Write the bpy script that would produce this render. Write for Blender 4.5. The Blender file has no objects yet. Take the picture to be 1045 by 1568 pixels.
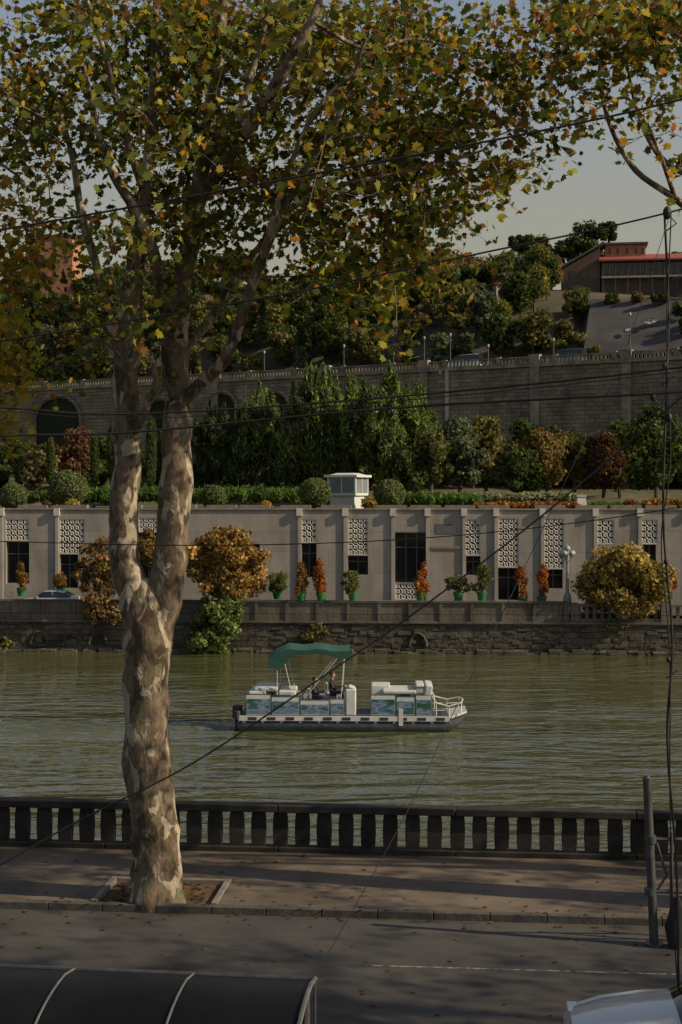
import bpy, bmesh, math, random
import numpy as np
from mathutils import Vector, Matrix, Quaternion, noise
random.seed(7); RNG=np.random.default_rng(7)
F=2180.;CX=522.5;HY=754.;CH=7.6
WZ=-3.6
def W(px,py,D): return Vector(((px-CX)/F*D, D, CH+(HY-py)/F*D))
scene=bpy.context.scene
COL=scene.collection
# ---------------------------------------------------------------- frames
class Frame:
    def __init__(s,D0,deg): s.D0=D0; s.t=math.radians(deg)
    def Y(s,x,y): return s.D0-x*math.sin(s.t)+y*math.cos(s.t)
    def X(s,x,y): return x*math.cos(s.t)+y*math.sin(s.t)
    def lx(s,px,y=0):
        k=(px-CX)/F; c,sn=math.cos(s.t),math.sin(s.t)
        return (k*(s.D0+y*c)-y*sn)/(c+k*sn)
    def lz(s,px,py,y=0):
        x=s.lx(px,y); return CH+(HY-py)/F*s.Y(x,y)
    def place(s,o): o.location=(0,s.D0,0); o.rotation_euler=(0,0,-s.t)
    def world(s,x,y,z=0): return Vector((s.X(x,y),s.Y(x,y),z))
ST=Frame(29.4,5); FB=Frame(99.3,3.0); UW=Frame(188.6,30.8)
# ---------------------------------------------------------------- materials
def nodes_mat(name):
    m=bpy.data.materials.new(name); m.use_nodes=True
    nt=m.node_tree; return m,nt,nt.nodes['Principled BSDF']
def N(nt,t,**k):
    n=nt.nodes.new(t)
    for a,b in k.items(): setattr(n,a,b)
    return n
def M(name,c1,c2=None,scale=3,rough=.8,bump=0,metal=0,detail=6,stretch=(1,1,1),bscale=None,spec=.4,coat=0,lo=.35,hi=.65,stain=None):
    m,nt,p=nodes_mat(name); L=nt.links
    c2=c2 or tuple(x*.8 for x in c1)
    tc=N(nt,'ShaderNodeTexCoord'); mp=N(nt,'ShaderNodeMapping'); mp.inputs['Scale'].default_value=stretch
    L.new(tc.outputs['Object'],mp.inputs[0])
    nz=N(nt,'ShaderNodeTexNoise'); nz.inputs['Scale'].default_value=scale; nz.inputs['Detail'].default_value=detail; nz.inputs['Roughness'].default_value=.6
    L.new(mp.outputs[0],nz.inputs['Vector'])
    r=N(nt,'ShaderNodeValToRGB'); r.color_ramp.elements[0].position=lo; r.color_ramp.elements[1].position=hi
    r.color_ramp.elements[0].color=(*c1,1); r.color_ramp.elements[1].color=(*c2,1)
    L.new(nz.outputs['Fac'],r.inputs[0]); out=r.outputs[0]
    if stain:
        n2=N(nt,'ShaderNodeTexNoise'); n2.inputs['Scale'].default_value=stain[0]; n2.inputs['Detail'].default_value=5
        mp2=N(nt,'ShaderNodeMapping'); mp2.inputs['Scale'].default_value=stain[2] if len(stain)>2 else (1,1,1)
        L.new(tc.outputs['Object'],mp2.inputs[0]); L.new(mp2.outputs[0],n2.inputs['Vector'])
        r2=N(nt,'ShaderNodeValToRGB'); r2.color_ramp.elements[0].position=.4; r2.color_ramp.elements[1].position=.62
        s=1-stain[1]; r2.color_ramp.elements[0].color=(s,s,s,1); r2.color_ramp.elements[1].color=(1,1,1,1)
        L.new(n2.outputs['Fac'],r2.inputs[0])
        mx=N(nt,'ShaderNodeMix',data_type='RGBA',blend_type='MULTIPLY'); mx.inputs[0].default_value=1
        L.new(out,mx.inputs[6]); L.new(r2.outputs[0],mx.inputs[7]); out=mx.outputs[2]
    L.new(out,p.inputs['Base Color'])
    p.inputs['Roughness'].default_value=rough; p.inputs['Metallic'].default_value=metal
    p.inputs['Specular IOR Level'].default_value=spec
    if coat: p.inputs['Coat Weight'].default_value=coat; p.inputs['Coat Roughness'].default_value=.08
    if bump:
        nb=N(nt,'ShaderNodeTexNoise'); nb.inputs['Scale'].default_value=bscale or scale*4; nb.inputs['Detail'].default_value=6
        L.new(mp.outputs[0],nb.inputs['Vector'])
        b=N(nt,'ShaderNodeBump'); b.inputs['Strength'].default_value=1; b.inputs['Distance'].default_value=bump
        L.new(nb.outputs['Fac'],b.inputs['Height']); L.new(b.outputs[0],p.inputs['Normal'])
    return m
def brickmat(name,c1,c2,mortar,bw,bh,ms=.02,bump=.03,rough=.9,squash=1,dist=0.0,stain=.35,sstr=(1,1,1)):
    m,nt,p=nodes_mat(name); L=nt.links
    tc=N(nt,'ShaderNodeTexCoord'); sp=N(nt,'ShaderNodeSeparateXYZ'); L.new(tc.outputs['Object'],sp.inputs[0])
    ad=N(nt,'ShaderNodeMath',operation='ADD'); L.new(sp.outputs[0],ad.inputs[0]); L.new(sp.outputs[1],ad.inputs[1])
    cb=N(nt,'ShaderNodeCombineXYZ'); L.new(ad.outputs[0],cb.inputs[0]); L.new(sp.outputs[2],cb.inputs[1])
    vec=cb.outputs[0]
    if dist:
        nd=N(nt,'ShaderNodeTexNoise'); nd.inputs['Scale'].default_value=1.5; L.new(cb.outputs[0],nd.inputs['Vector'])
        vm=N(nt,'ShaderNodeVectorMath',operation='SCALE'); vm.inputs['Scale'].default_value=dist; L.new(nd.outputs['Color'],vm.inputs[0])
        va=N(nt,'ShaderNodeVectorMath',operation='ADD'); L.new(cb.outputs[0],va.inputs[0]); L.new(vm.outputs[0],va.inputs[1]); vec=va.outputs[0]
    b=N(nt,'ShaderNodeTexBrick'); L.new(vec,b.inputs['Vector'])
    b.inputs['Color1'].default_value=(*c1,1); b.inputs['Color2'].default_value=(*c2,1); b.inputs['Mortar'].default_value=(*mortar,1)
    b.inputs['Scale'].default_value=1; b.inputs['Mortar Size'].default_value=ms; b.inputs['Brick Width'].default_value=bw; b.inputs['Row Height'].default_value=bh
    b.inputs['Mortar Smooth'].default_value=.3
    n2=N(nt,'ShaderNodeTexNoise'); n2.inputs['Scale'].default_value=.5; n2.inputs['Detail'].default_value=8; n2.inputs['Roughness'].default_value=.65
    mp2=N(nt,'ShaderNodeMapping'); mp2.inputs['Scale'].default_value=sstr; L.new(tc.outputs['Object'],mp2.inputs[0]); L.new(mp2.outputs[0],n2.inputs['Vector'])
    r2=N(nt,'ShaderNodeValToRGB'); r2.color_ramp.elements[0].position=.35; r2.color_ramp.elements[1].position=.65
    s=1-stain; r2.color_ramp.elements[0].color=(s,s,s*.97,1); r2.color_ramp.elements[1].color=(1,1,1,1)
    L.new(n2.outputs['Fac'],r2.inputs[0])
    mx=N(nt,'ShaderNodeMix',data_type='RGBA',blend_type='MULTIPLY'); mx.inputs[0].default_value=1
    L.new(b.outputs['Color'],mx.inputs[6]); L.new(r2.outputs[0],mx.inputs[7]); L.new(mx.outputs[2],p.inputs['Base Color'])
    p.inputs['Roughness'].default_value=rough; p.inputs['Specular IOR Level'].default_value=.3
    nb=N(nt,'ShaderNodeTexNoise'); nb.inputs['Scale'].default_value=4; nb.inputs['Detail'].default_value=6; L.new(tc.outputs['Object'],nb.inputs['Vector'])
    mm=N(nt,'ShaderNodeMath',operation='SUBTRACT'); L.new(nb.outputs['Fac'],mm.inputs[0]); L.new(b.outputs['Fac'],mm.inputs[1])
    bp=N(nt,'ShaderNodeBump'); bp.inputs['Distance'].default_value=bump; L.new(mm.outputs[0],bp.inputs['Height']); L.new(bp.outputs[0],p.inputs['Normal'])
    return m
def leafmat(name,trans=.35):
    m,nt,p=nodes_mat(name); L=nt.links; nt.nodes.remove(p)
    a=N(nt,'ShaderNodeAttribute'); a.attribute_name='Col'
    d=N(nt,'ShaderNodeBsdfDiffuse'); L.new(a.outputs['Color'],d.inputs[0])
    t=N(nt,'ShaderNodeBsdfTranslucent')
    g=N(nt,'ShaderNodeMix',data_type='RGBA',blend_type='MULTIPLY'); g.inputs[0].default_value=1; g.inputs[7].default_value=(1.6,1.5,.6,1)
    L.new(a.outputs['Color'],g.inputs[6]); L.new(g.outputs[2],t.inputs[0])
    mx=N(nt,'ShaderNodeMixShader'); mx.inputs[0].default_value=trans
    L.new(d.outputs[0],mx.inputs[1]); L.new(t.outputs[0],mx.inputs[2])
    L.new(mx.outputs[0],nt.nodes['Material Output'].inputs[0])
    return m
LEAF=leafmat('plane_leaf',.4); NEEDLE=leafmat('bush_leaf',.22)
# bark
def barkmat():
    m,nt,p=nodes_mat('plane_bark'); L=nt.links
    tc=N(nt,'ShaderNodeTexCoord'); mp=N(nt,'ShaderNodeMapping'); mp.inputs['Scale'].default_value=(1,1,.5); L.new(tc.outputs['Object'],mp.inputs[0])
    def nz(s,d=4,off=0,dist=.6):
        n=N(nt,'ShaderNodeTexNoise'); n.inputs['Scale'].default_value=s; n.inputs['Detail'].default_value=d; n.inputs['Distortion'].default_value=dist
        v=N(nt,'ShaderNodeVectorMath',operation='ADD'); v.inputs[1].default_value=(off,off,off); L.new(mp.outputs[0],v.inputs[0]); L.new(v.outputs[0],n.inputs['Vector']); return n
    def step(n,a,b):
        r=N(nt,'ShaderNodeMapRange'); r.inputs[1].default_value=a; r.inputs[2].default_value=b; L.new(n.outputs['Fac'],r.inputs[0]); return r
    base=N(nt,'ShaderNodeMix',data_type='RGBA'); base.inputs[6].default_value=(.085,.06,.04,1); base.inputs[7].default_value=(.19,.14,.095,1)
    s1=step(nz(3.6,6),.44,.54); L.new(s1.outputs[0],base.inputs[0])
    m2=N(nt,'ShaderNodeMix',data_type='RGBA'); L.new(base.outputs[2],m2.inputs[6]); m2.inputs[7].default_value=(.15,.135,.08,1)
    s2=step(nz(5,4,7),.54,.57); L.new(s2.outputs[0],m2.inputs[0])
    m3=N(nt,'ShaderNodeMix',data_type='RGBA'); L.new(m2.outputs[2],m3.inputs[6]); m3.inputs[7].default_value=(.4,.335,.245,1)
    s3=step(nz(3.6,5,19),.54,.575); L.new(s3.outputs[0],m3.inputs[0])
    n4=nz(16,8,3); r4=N(nt,'ShaderNodeMapRange'); r4.inputs[1].default_value=.3; r4.inputs[2].default_value=.65; r4.inputs[3].default_value=.6; r4.inputs[4].default_value=1.05; L.new(n4.outputs['Fac'],r4.inputs[0])
    m4=N(nt,'ShaderNodeMix',data_type='RGBA',blend_type='MULTIPLY'); m4.inputs[0].default_value=1
    L.new(m3.outputs[2],m4.inputs[6]); L.new(r4.outputs[0],m4.inputs[7])
    L.new(m4.outputs[2],p.inputs['Base Color']); p.inputs['Roughness'].default_value=.85; p.inputs['Specular IOR Level'].default_value=.2
    add=N(nt,'ShaderNodeMath',operation='ADD'); L.new(n4.outputs['Fac'],add.inputs[0])
    sc=N(nt,'ShaderNodeMath',operation='MULTIPLY'); sc.inputs[1].default_value=-.5; L.new(s3.outputs[0],sc.inputs[0]); L.new(sc.outputs[0],add.inputs[1])
    b=N(nt,'ShaderNodeBump'); b.inputs['Distance'].default_value=.016; L.new(add.outputs[0],b.inputs['Height']); L.new(b.outputs[0],p.inputs['Normal'])
    return m
BARK=barkmat()
TWIG=M('twig_bark',(.09,.07,.05),(.2,.165,.12),8)
DBARK=M('dark_bark',(.04,.03,.025),(.09,.07,.05),6)
# ---------------------------------------------------------------- mesh builder
class MB:
    def __init__(s): s.v=[];s.f=[];s.m=[]
    def add(s,vs,fs,mat=0):
        o=len(s.v); s.v+= [tuple(v) for v in vs]; s.f+=[tuple(i+o for i in f) for f in fs]; s.m+=[mat]*len(fs)
    def box(s,c,d,mat=0,rot=None,taper=1,tz=None):
        hx,hy,hz=d[0]/2,d[1]/2,d[2]/2
        vs=[]
        for z in(-1,1):
            t=taper if z>0 else 1
            for x,y in((-1,-1),(1,-1),(1,1),(-1,1)):
                v=Vector((x*hx*t,y*hy*t,z*hz))
                if rot: v=rot@v
                vs.append(v+Vector(c))
        s.add(vs,[(0,3,2,1),(4,5,6,7),(0,1,5,4),(1,2,6,5),(2,3,7,6),(3,0,4,7)],mat)
    def bx(s,x0,x1,y0,y1,z0,z1,mat=0): s.box(((x0+x1)/2,(y0+y1)/2,(z0+z1)/2),(abs(x1-x0),abs(y1-y0),abs(z1-z0)),mat)
    def tube(s,pts,rad,n=8,mat=0,caps=True,wob=0,ws=2.):
        pts=[Vector(p) for p in pts]; k=len(pts)
        if not hasattr(rad,'__len__'): rad=[rad]*k
        up=None; vs=[]
        for i in range(k):
            d=(pts[min(i+1,k-1)]-pts[max(i-1,0)]).normalized()
            if up is None:
                a=Vector((0,0,1)) if abs(d.z)<.9 else Vector((1,0,0)); up=d.cross(a).normalized()
            else:
                up=(up-d*up.dot(d)); 
                up=up.normalized() if up.length>1e-6 else d.orthogonal().normalized()
            w=d.cross(up)
            for j in range(n):
                a=2*math.pi*j/n; dr=up*math.cos(a)+w*math.sin(a); r=rad[i]
                if wob: r*=1+wob*noise.noise((pts[i]+dr*r)*ws)
                vs.append(pts[i]+dr*r)
        fs=[(i*n+j,i*n+(j+1)%n,(i+1)*n+(j+1)%n,(i+1)*n+j) for i in range(k-1) for j in range(n)]
        if caps: fs+=[tuple(range(n-1,-1,-1)),tuple(range((k-1)*n,k*n))]
        s.add(vs,fs,mat)
    def cyl(s,p0,p1,r0,r1=None,n=10,mat=0): s.tube([p0,p1],[r0,r0 if r1 is None else r1],n,mat)
    def sph(s,c,r,mat=0,a=12,b=8):
        if not hasattr(r,'__len__'): r=(r,r,r)
        vs=[];fs=[]
        for i in range(b+1):
            t=math.pi*i/b
            for j in range(a):
                p=2*math.pi*j/a; vs.append((c[0]+r[0]*math.sin(t)*math.cos(p),c[1]+r[1]*math.sin(t)*math.sin(p),c[2]+r[2]*math.cos(t)))
        for i in range(b):
            for j in range(a): fs.append((i*a+j,(i+1)*a+j,(i+1)*a+(j+1)%a,i*a+(j+1)%a))
        s.add(vs,fs,mat)
    def build(s,name,mats,parent=None,smooth=False,bevel=0,frame=None,loc=None,rot=None,ang=35):
        me=bpy.data.meshes.new(name); me.from_pydata(s.v,[],s.f)
        for m in mats: me.materials.append(m)
        me.polygons.foreach_set('material_index',s.m)
        if smooth:
            me.polygons.foreach_set('use_smooth',[True]*len(s.f)); me.set_sharp_from_angle(angle=math.radians(ang))
        me.update()
        o=bpy.data.objects.new(name,me); COL.objects.link(o)
        if parent: o.parent=parent
        if frame: frame.place(o)
        if loc is not None: o.location=loc
        if rot is not None: o.rotation_euler=rot
        if bevel:
            b=o.modifiers.new('b','BEVEL'); b.width=bevel; b.segments=2; b.limit_method='ANGLE'
        return o
def empty(name,loc=(0,0,0),rotz=0,frame=None,scale=1):
    e=bpy.data.objects.new(name,None); COL.objects.link(e); e.location=loc; e.rotation_euler=(0,0,rotz); e.scale=(scale,)*3
    if frame: frame.place(e)
    return e
def catmull(P,sub=4):
    P=[np.array(p,float) for p in P]; P=[2*P[0]-P[1]]+P+[2*P[-1]-P[-2]]; out=[]
    for i in range(1,len(P)-2):
        for k in range(sub):
            t=k/sub; a,b,c,d=P[i-1:i+3]
            out.append(.5*((2*b)+(-a+c)*t+(2*a-5*b+4*c-d)*t*t+(-a+3*b-3*c+d)*t**3))
    out.append(P[-2]); return out
# ---------------------------------------------------------------- leaf clouds
T_PLANE=[(0,-.5),(.17,-.34),(.42,-.36),(.33,-.12),(.54,.08),(.27,.12),(.24,.34),(.09,.26),(0,.56),(-.09,.26),(-.24,.34),(-.27,.12),(-.54,.08),(-.33,-.12),(-.42,-.36),(-.17,-.34)]
T_OVAL=[(0,-.5),(.3,-.15),(.26,.2),(0,.5),(-.28,.18),(-.24,-.2)]
T_NEED=[(-.14,-.5),(.14,-.5),(.05,.6),(-.06,.55)]
T_TUFT=[(0,-.5),(.25,-.1),(.5,.15),(.16,.2),(.05,.55),(-.14,.22),(-.48,.3),(-.22,-.08)]
def leaves(name,P,Nn,S,C,template,parent,mat,up=None,curl=.25):
    P=np.asarray(P,float); n=len(P); T=np.array(template); K=len(T)
    Nn=Nn/np.linalg.norm(Nn,axis=1,keepdims=True)
    t=RNG.normal(size=(n,3)) if up is None else up+RNG.normal(size=(n,3))*.25
    t-= (t*Nn).sum(1,keepdims=True)*Nn; t/=np.linalg.norm(t,axis=1,keepdims=True)+1e-9
    b=np.cross(Nn,t)
    z=np.abs(T[:,0])*curl
    V=P[:,None,:]+S[:,None,None]*(T[None,:,0,None]*b[:,None,:]+T[None,:,1,None]*t[:,None,:]+z[None,:,None]*Nn[:,None,:]*RNG.uniform(-1,1,(n,1,1)))
    me=bpy.data.meshes.new(name); me.vertices.add(n*K); me.vertices.foreach_set('co',V.reshape(-1).astype(np.float32))
    me.loops.add(n*K); me.loops.foreach_set('vertex_index',np.arange(n*K,dtype=np.int32))
    me.polygons.add(n); me.polygons.foreach_set('loop_start',np.arange(0,n*K,K,dtype=np.int32)); me.polygons.foreach_set('loop_total',np.full(n,K,dtype=np.int32))
    ca=me.color_attributes.new('Col','FLOAT_COLOR','POINT')
    cc=np.ones((n,K,4),np.float32); cc[:,:,:3]=C[:,None,:]; ca.data.foreach_set('color',cc.reshape(-1))
    me.materials.append(mat); me.update(calc_edges=True); me.validate()
    o=bpy.data.objects.new(name,me); COL.objects.link(o)
    if parent: o.parent=parent
    return o
def pal(n,cols,w,var=.25):
    w=np.array(w,float); w/=w.sum(); idx=RNG.choice(len(cols),n,p=w)
    c=np.array(cols)[idx]*RNG.uniform(1-var,1+var,(n,1))*RNG.uniform(.92,1.08,(n,3)); return c
def blobcloud(blobs,n,fill=.55,lump=.3,ls=1.3,fr=None):
    B=np.array(blobs,float)  # cx,cy,cz,rx,ry,rz
    w=(B[:,3]*B[:,5]); w/=w.sum(); idx=RNG.choice(len(B),n,p=w)
    d=RNG.normal(size=(n,3)); d/=np.linalg.norm(d,axis=1,keepdims=True)
    off=RNG.uniform(0,50)
    lm=np.array([noise.noise(Vector(a*ls*2)+Vector((off+i*3.1,i*1.7,0))) for a,i in zip(d,idx)])
    rr=(fill+(1-fill)*RNG.uniform(0,1,n)**.5)*(1+lump*lm)
    P=B[idx,:3]+d*B[idx,3:6]*rr[:,None]
    return P,d,idx
GREENS=[(.04,.065,.02),(.07,.1,.03),(.1,.13,.04)]
def bush(name,blobs,n,size,cols=GREENS,w=(1,1,1),fill=.55,lump=.35,template=T_TUFT,trunk=None,upright=0,var=.3,parentname=True,colblob=.25,mat=None,ls=1.3,loc=None,core=.62):
    """blobs are in local coordinates of loc"""
    e=empty(name,loc or (0,0,0)) 
    P,d,idx=blobcloud(blobs,n,fill,lump,ls)
    C=pal(n,cols,w,var)*(1+colblob*RNG.uniform(-1,1,len(blobs)))[idx][:,None]
    nn=d+RNG.normal(size=(n,3))*.7
    up=None
    if upright: up=np.tile([0,0,1.],(n,1))*upright+d*.6; nn=RNG.normal(size=(n,3))*.6+d*.8
    leaves('foliage',P,nn,size*RNG.uniform(.6,1.4,n),C,template,e,mat or NEEDLE,up)
    mb=MB()
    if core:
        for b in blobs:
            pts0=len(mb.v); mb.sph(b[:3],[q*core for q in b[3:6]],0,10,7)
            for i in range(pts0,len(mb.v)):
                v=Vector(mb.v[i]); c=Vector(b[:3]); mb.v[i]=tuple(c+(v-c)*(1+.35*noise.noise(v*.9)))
        mb.build('dark_shade_core',[CORE],e)  # opaque dark lumps stand in for the shade deep inside the leaves
    if trunk:
        mb=MB(); 
        for t in trunk: mb.tube(t[0],t[1],7,0)
        mb.build('trunk',[DBARK],e,smooth=True)
    return e
CORE=M('painted_inner_shade',(.012,.018,.007),(.028,.034,.014),3,rough=1)  # near-black colour paints the shade inside crowns and arch openings
# ================================================================= WORLD / SUN / CAMERA
AZ=math.radians(104); EL=math.radians(31)
w=bpy.data.worlds.new("World"); scene.world=w; w.use_nodes=True
nt=w.node_tree; bg=nt.nodes['Background']; sky=nt.nodes.new('ShaderNodeTexSky'); sky.sky_type='NISHITA'; sky.sun_disc=False
sky.sun_elevation=EL; sky.sun_rotation=AZ; sky.air_density=1.0; sky.dust_density=2; sky.ozone_density=1.2; sky.altitude=400
hs=N(nt,'ShaderNodeHueSaturation'); hs.inputs['Saturation'].default_value=.75; hs.inputs['Value'].default_value=1.25
nt.links.new(sky.outputs[0],hs.inputs['Color'])
tc=N(nt,'ShaderNodeTexCoord'); sp=N(nt,'ShaderNodeSeparateXYZ'); nt.links.new(tc.outputs['Generated'],sp.inputs[0])
mpn=N(nt,'ShaderNodeMapping'); mpn.inputs['Scale'].default_value=(1,1,4); nt.links.new(tc.outputs['Generated'],mpn.inputs[0])
cn=N(nt,'ShaderNodeTexNoise'); cn.inputs['Scale'].default_value=2.5; cn.inputs['Detail'].default_value=5; nt.links.new(mpn.outputs[0],cn.inputs['Vector'])
ma=N(nt,'ShaderNodeMath',operation='MULTIPLY_ADD'); nt.links.new(cn.outputs['Fac'],ma.inputs[0]); ma.inputs[1].default_value=-.1; nt.links.new(sp.outputs[2],ma.inputs[2])
mr=N(nt,'ShaderNodeMapRange',interpolation_type='SMOOTHSTEP'); nt.links.new(ma.outputs[0],mr.inputs[0]); mr.inputs[1].default_value=.06; mr.inputs[2].default_value=.35; mr.inputs[3].default_value=1; mr.inputs[4].default_value=0
mx=N(nt,'ShaderNodeMix',data_type='RGBA'); nt.links.new(mr.outputs[0],mx.inputs[0]); nt.links.new(hs.outputs[0],mx.inputs[6]); mx.inputs[7].default_value=(4.1,4.0,3.15,1)
nt.links.new(mx.outputs[2],bg.inputs[0]); bg.inputs[1].default_value=.085
sd=Vector((math.sin(AZ)*math.cos(EL),math.cos(AZ)*math.cos(EL),math.sin(EL)))
sl=bpy.data.lights.new('sun','SUN'); sl.energy=5.0; sl.angle=math.radians(.5); sl.color=(1,.83,.58)
so=bpy.data.objects.new('sun',sl); COL.objects.link(so); so.rotation_euler=(-sd).to_track_quat('-Z','Y').to_euler(); so.location=(60,0,60)
cam=bpy.data.cameras.new('camera'); co=bpy.data.objects.new('camera',cam); COL.objects.link(co); scene.camera=co
co.location=(0,0,CH); co.rotation_euler=(math.pi/2,0,0); cam.sensor_fit='AUTO'; cam.sensor_width=36; cam.lens=F/1568*36; cam.shift_y=-30/1568; cam.clip_end=5000
scene.view_settings.view_transform='Standard'; scene.view_settings.look='None'; scene.view_settings.exposure=0
# ================================================================= GROUND, WATER, BANKS
m=MB(); m.add([(-2500,-2500,-6),(2500,-2500,-6),(2500,2500,-6),(-2500,2500,-6)],[(0,1,2,3)])
m.build('ground',[M('earth',(.09,.08,.05),(.06,.06,.035),.05)])
def watermat():
    m,nt,p=nodes_mat('river_water'); L=nt.links
    tc=N(nt,'ShaderNodeTexCoord')
    def nz(s,st,d,dist=0):
        mp=N(nt,'ShaderNodeMapping'); mp.inputs['Scale'].default_value=st; mp.inputs['Rotation'].default_value=(0,0,math.radians(5)); L.new(tc.outputs['Object'],mp.inputs[0])
        n=N(nt,'ShaderNodeTexNoise'); n.inputs['Scale'].default_value=s; n.inputs['Detail'].default_value=d; n.inputs['Distortion'].default_value=dist; L.new(mp.outputs[0],n.inputs['Vector']); return n
    a=nz(.6,(.45,1.2,1),1,.6); b=nz(1.6,(.5,1.15,1),2,.5); c=nz(.05,(.5,2.2,1),3,.5)
    m1=N(nt,'ShaderNodeMath',operation='MULTIPLY_ADD'); L.new(b.outputs['Fac'],m1.inputs[0]); m1.inputs[1].default_value=.5; L.new(a.outputs['Fac'],m1.inputs[2])
    mr=N(nt,'ShaderNodeMapRange'); L.new(c.outputs['Fac'],mr.inputs[0]); mr.inputs[1].default_value=.38; mr.inputs[2].default_value=.62; mr.inputs[3].default_value=.4; mr.inputs[4].default_value=1.15
    m2=N(nt,'ShaderNodeMath',operation='MULTIPLY'); L.new(m1.outputs[0],m2.inputs[0]); L.new(mr.outputs[0],m2.inputs[1])
    bp=N(nt,'ShaderNodeBump'); bp.inputs['Distance'].default_value=.38; L.new(m2.outputs[0],bp.inputs['Height']); L.new(bp.outputs[0],p.inputs['Normal'])
    p.inputs['Base Color'].default_value=(.075,.077,.03,1); p.inputs['Roughness'].default_value=.02; p.inputs['IOR'].default_value=2.1
    return m
WATER=watermat()
m=MB(); m.add([(-700,-2,WZ),(700,-2,WZ),(700,75,WZ),(-700,75,WZ)],[(0,1,2,3)])
m.build('river_water',[WATER],loc=(0,31,0))
# wake: low real ridges spreading behind the boat
m=MB(); rr=random.Random(4)
for arm in(-.2,-.13,-.07,0.0,.07,.13,.2):
    pts=[];rad=[]
    for i in range(46):
        t=i/45; x=-5.1-24*t; y=67.6+arm*24*t*1.1+.2*math.sin(i*.9+arm*30)*t; pts.append((x,y,WZ-.09)); rad.append(max(.02,.25*(1-t)**.6*(.75+.25*math.sin(i*1.7+arm*50))))
    m.tube(pts,rad,8)
for s in(-1,1):
    pts=[(5.6-6*t,66.9+s*(.3+1.6*t)-.3,WZ-.07) for t in np.linspace(0,1,14)]; m.tube(pts,[.14*(1-.8*t) for t in np.linspace(0,1,14)],8)
m.build('boat_wake',[WATER],smooth=True)
# near bank
ASPH=M('road_asphalt',(.055,.049,.044),(.082,.074,.066),.6,.85,.01,bscale=60,stain=(.15,.3))
PAVE=M('sidewalk_asphalt',(.12,.092,.066),(.17,.132,.095),.8,.9,.01,bscale=50,stain=(.4,.3))
KERB=M('kerb_stone',(.05,.045,.04),(.09,.08,.07),3,.9,.01)
KERBL=M('pit_border_stone',(.16,.14,.115),(.24,.21,.18),3,.9,.01)
m=MB(); m.bx(-300,300,-60,-3.95,-6,0); m.build('road',[ASPH],frame=ST)
e=empty('sidewalk',frame=ST)
xt=ST.lx(241,-3.3)
m=MB()
py0,py1,px0,px1=-3.72,-2.1,xt-1.15,xt+1.2
m.bx(-300,px0,-3.78,.45,-6,.12); m.bx(px1,300,-3.78,.45,-6,.12); m.bx(px0,px1,py1,.45,-6,.12)
m.bx(px0,px1,-3.78,py1,-6,.05,1)
m.build('paving',[PAVE,M('pit_soil',(.07,.045,.025),(.14,.08,.035),6,1,.03)],e)
m=MB(); 
x=-120.
while x<120: m.bx(x,x+.985,-3.95,-3.78,-1,.135); x+=1
m.build('kerb_stones',[KERB],e,bevel=.012)
m=MB()
for a in((px0,px0+.12,py0,py1),(px1-.12,px1,py0,py1)): m.bx(*a,0,.145)
m.bx(px0+.122,px1-.122,py1-.12,py1,0,.145)
m.build('pit_border',[KERBL],e,bevel=.012)
m=MB(); m.bx(-300,300,.45,.9,-6,.0); m.build('near_embankment_wall',[brickmat('near_stone',(.2,.18,.15),(.16,.14,.12),(.1,.09,.08),1,.5)],frame=ST)
# paint
PAINT=M('worn_road_paint',(.26,.24,.2),(.06,.056,.05),7,.8,lo=.42,hi=.56)
m=MB()
y=-3.95-2.55
m.add([(ST.lx(560,y),y,.004),(60,y,.004),(60,y+.06,.004),(ST.lx(560,y),y+.06,.004)],[(0,1,2,3)])
y=-9.0
for k in range(6):
    x0=ST.lx(780,y)+k*4.2; m.add([(x0,y,.004),(x0+1.6,y,.004),(x0+1.6,y+.09,.004),(x0,y+.09,.004)],[(0,1,2,3)])
m.build('road_marking',[PAINT],frame=ST)
# balustrade near
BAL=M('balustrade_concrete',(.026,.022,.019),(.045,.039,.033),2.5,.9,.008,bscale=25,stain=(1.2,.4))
e=empty('river_balustrade',frame=ST); m=MB()
per=.4585; n0=int(60/per)
prof=[(.12,.27),(.2,.29),(.45,.31),(.7,.30),(.82,.27),(.9,.23)]
for i in range(-n0,n0):
    x=i*per+.1; y=.18
    vs=[];fs=[]
    jx=random.uniform(-.008,.008)
    for k,(z,wd) in enumerate(prof):
        h=wd/2; d=.06+.02*(wd-.2)/.1
        vs+=[(x-h+jx,y-d,z+.1),(x+h+jx,y-d,z+.1),(x+h+jx,y+d,z+.1),(x-h+jx,y+d,z+.1)]
    for k in range(len(prof)-1):
        for j in range(4): fs.append((k*4+j,k*4+(j+1)%4,k*4+4+(j+1)%4,k*4+4+j))
    m.add(vs,fs)
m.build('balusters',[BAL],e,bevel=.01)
m=MB(); x=-60.
while x<60:
    m.bx(x,x+3.65,-.0,.36,.95+random.uniform(0,.01),1.1+random.uniform(0,.01)); m.bx(x,x+3.65,.03,.33,.1,.232); x+=per*8
m.build('rails',[BAL],e,bevel=.02)
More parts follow.
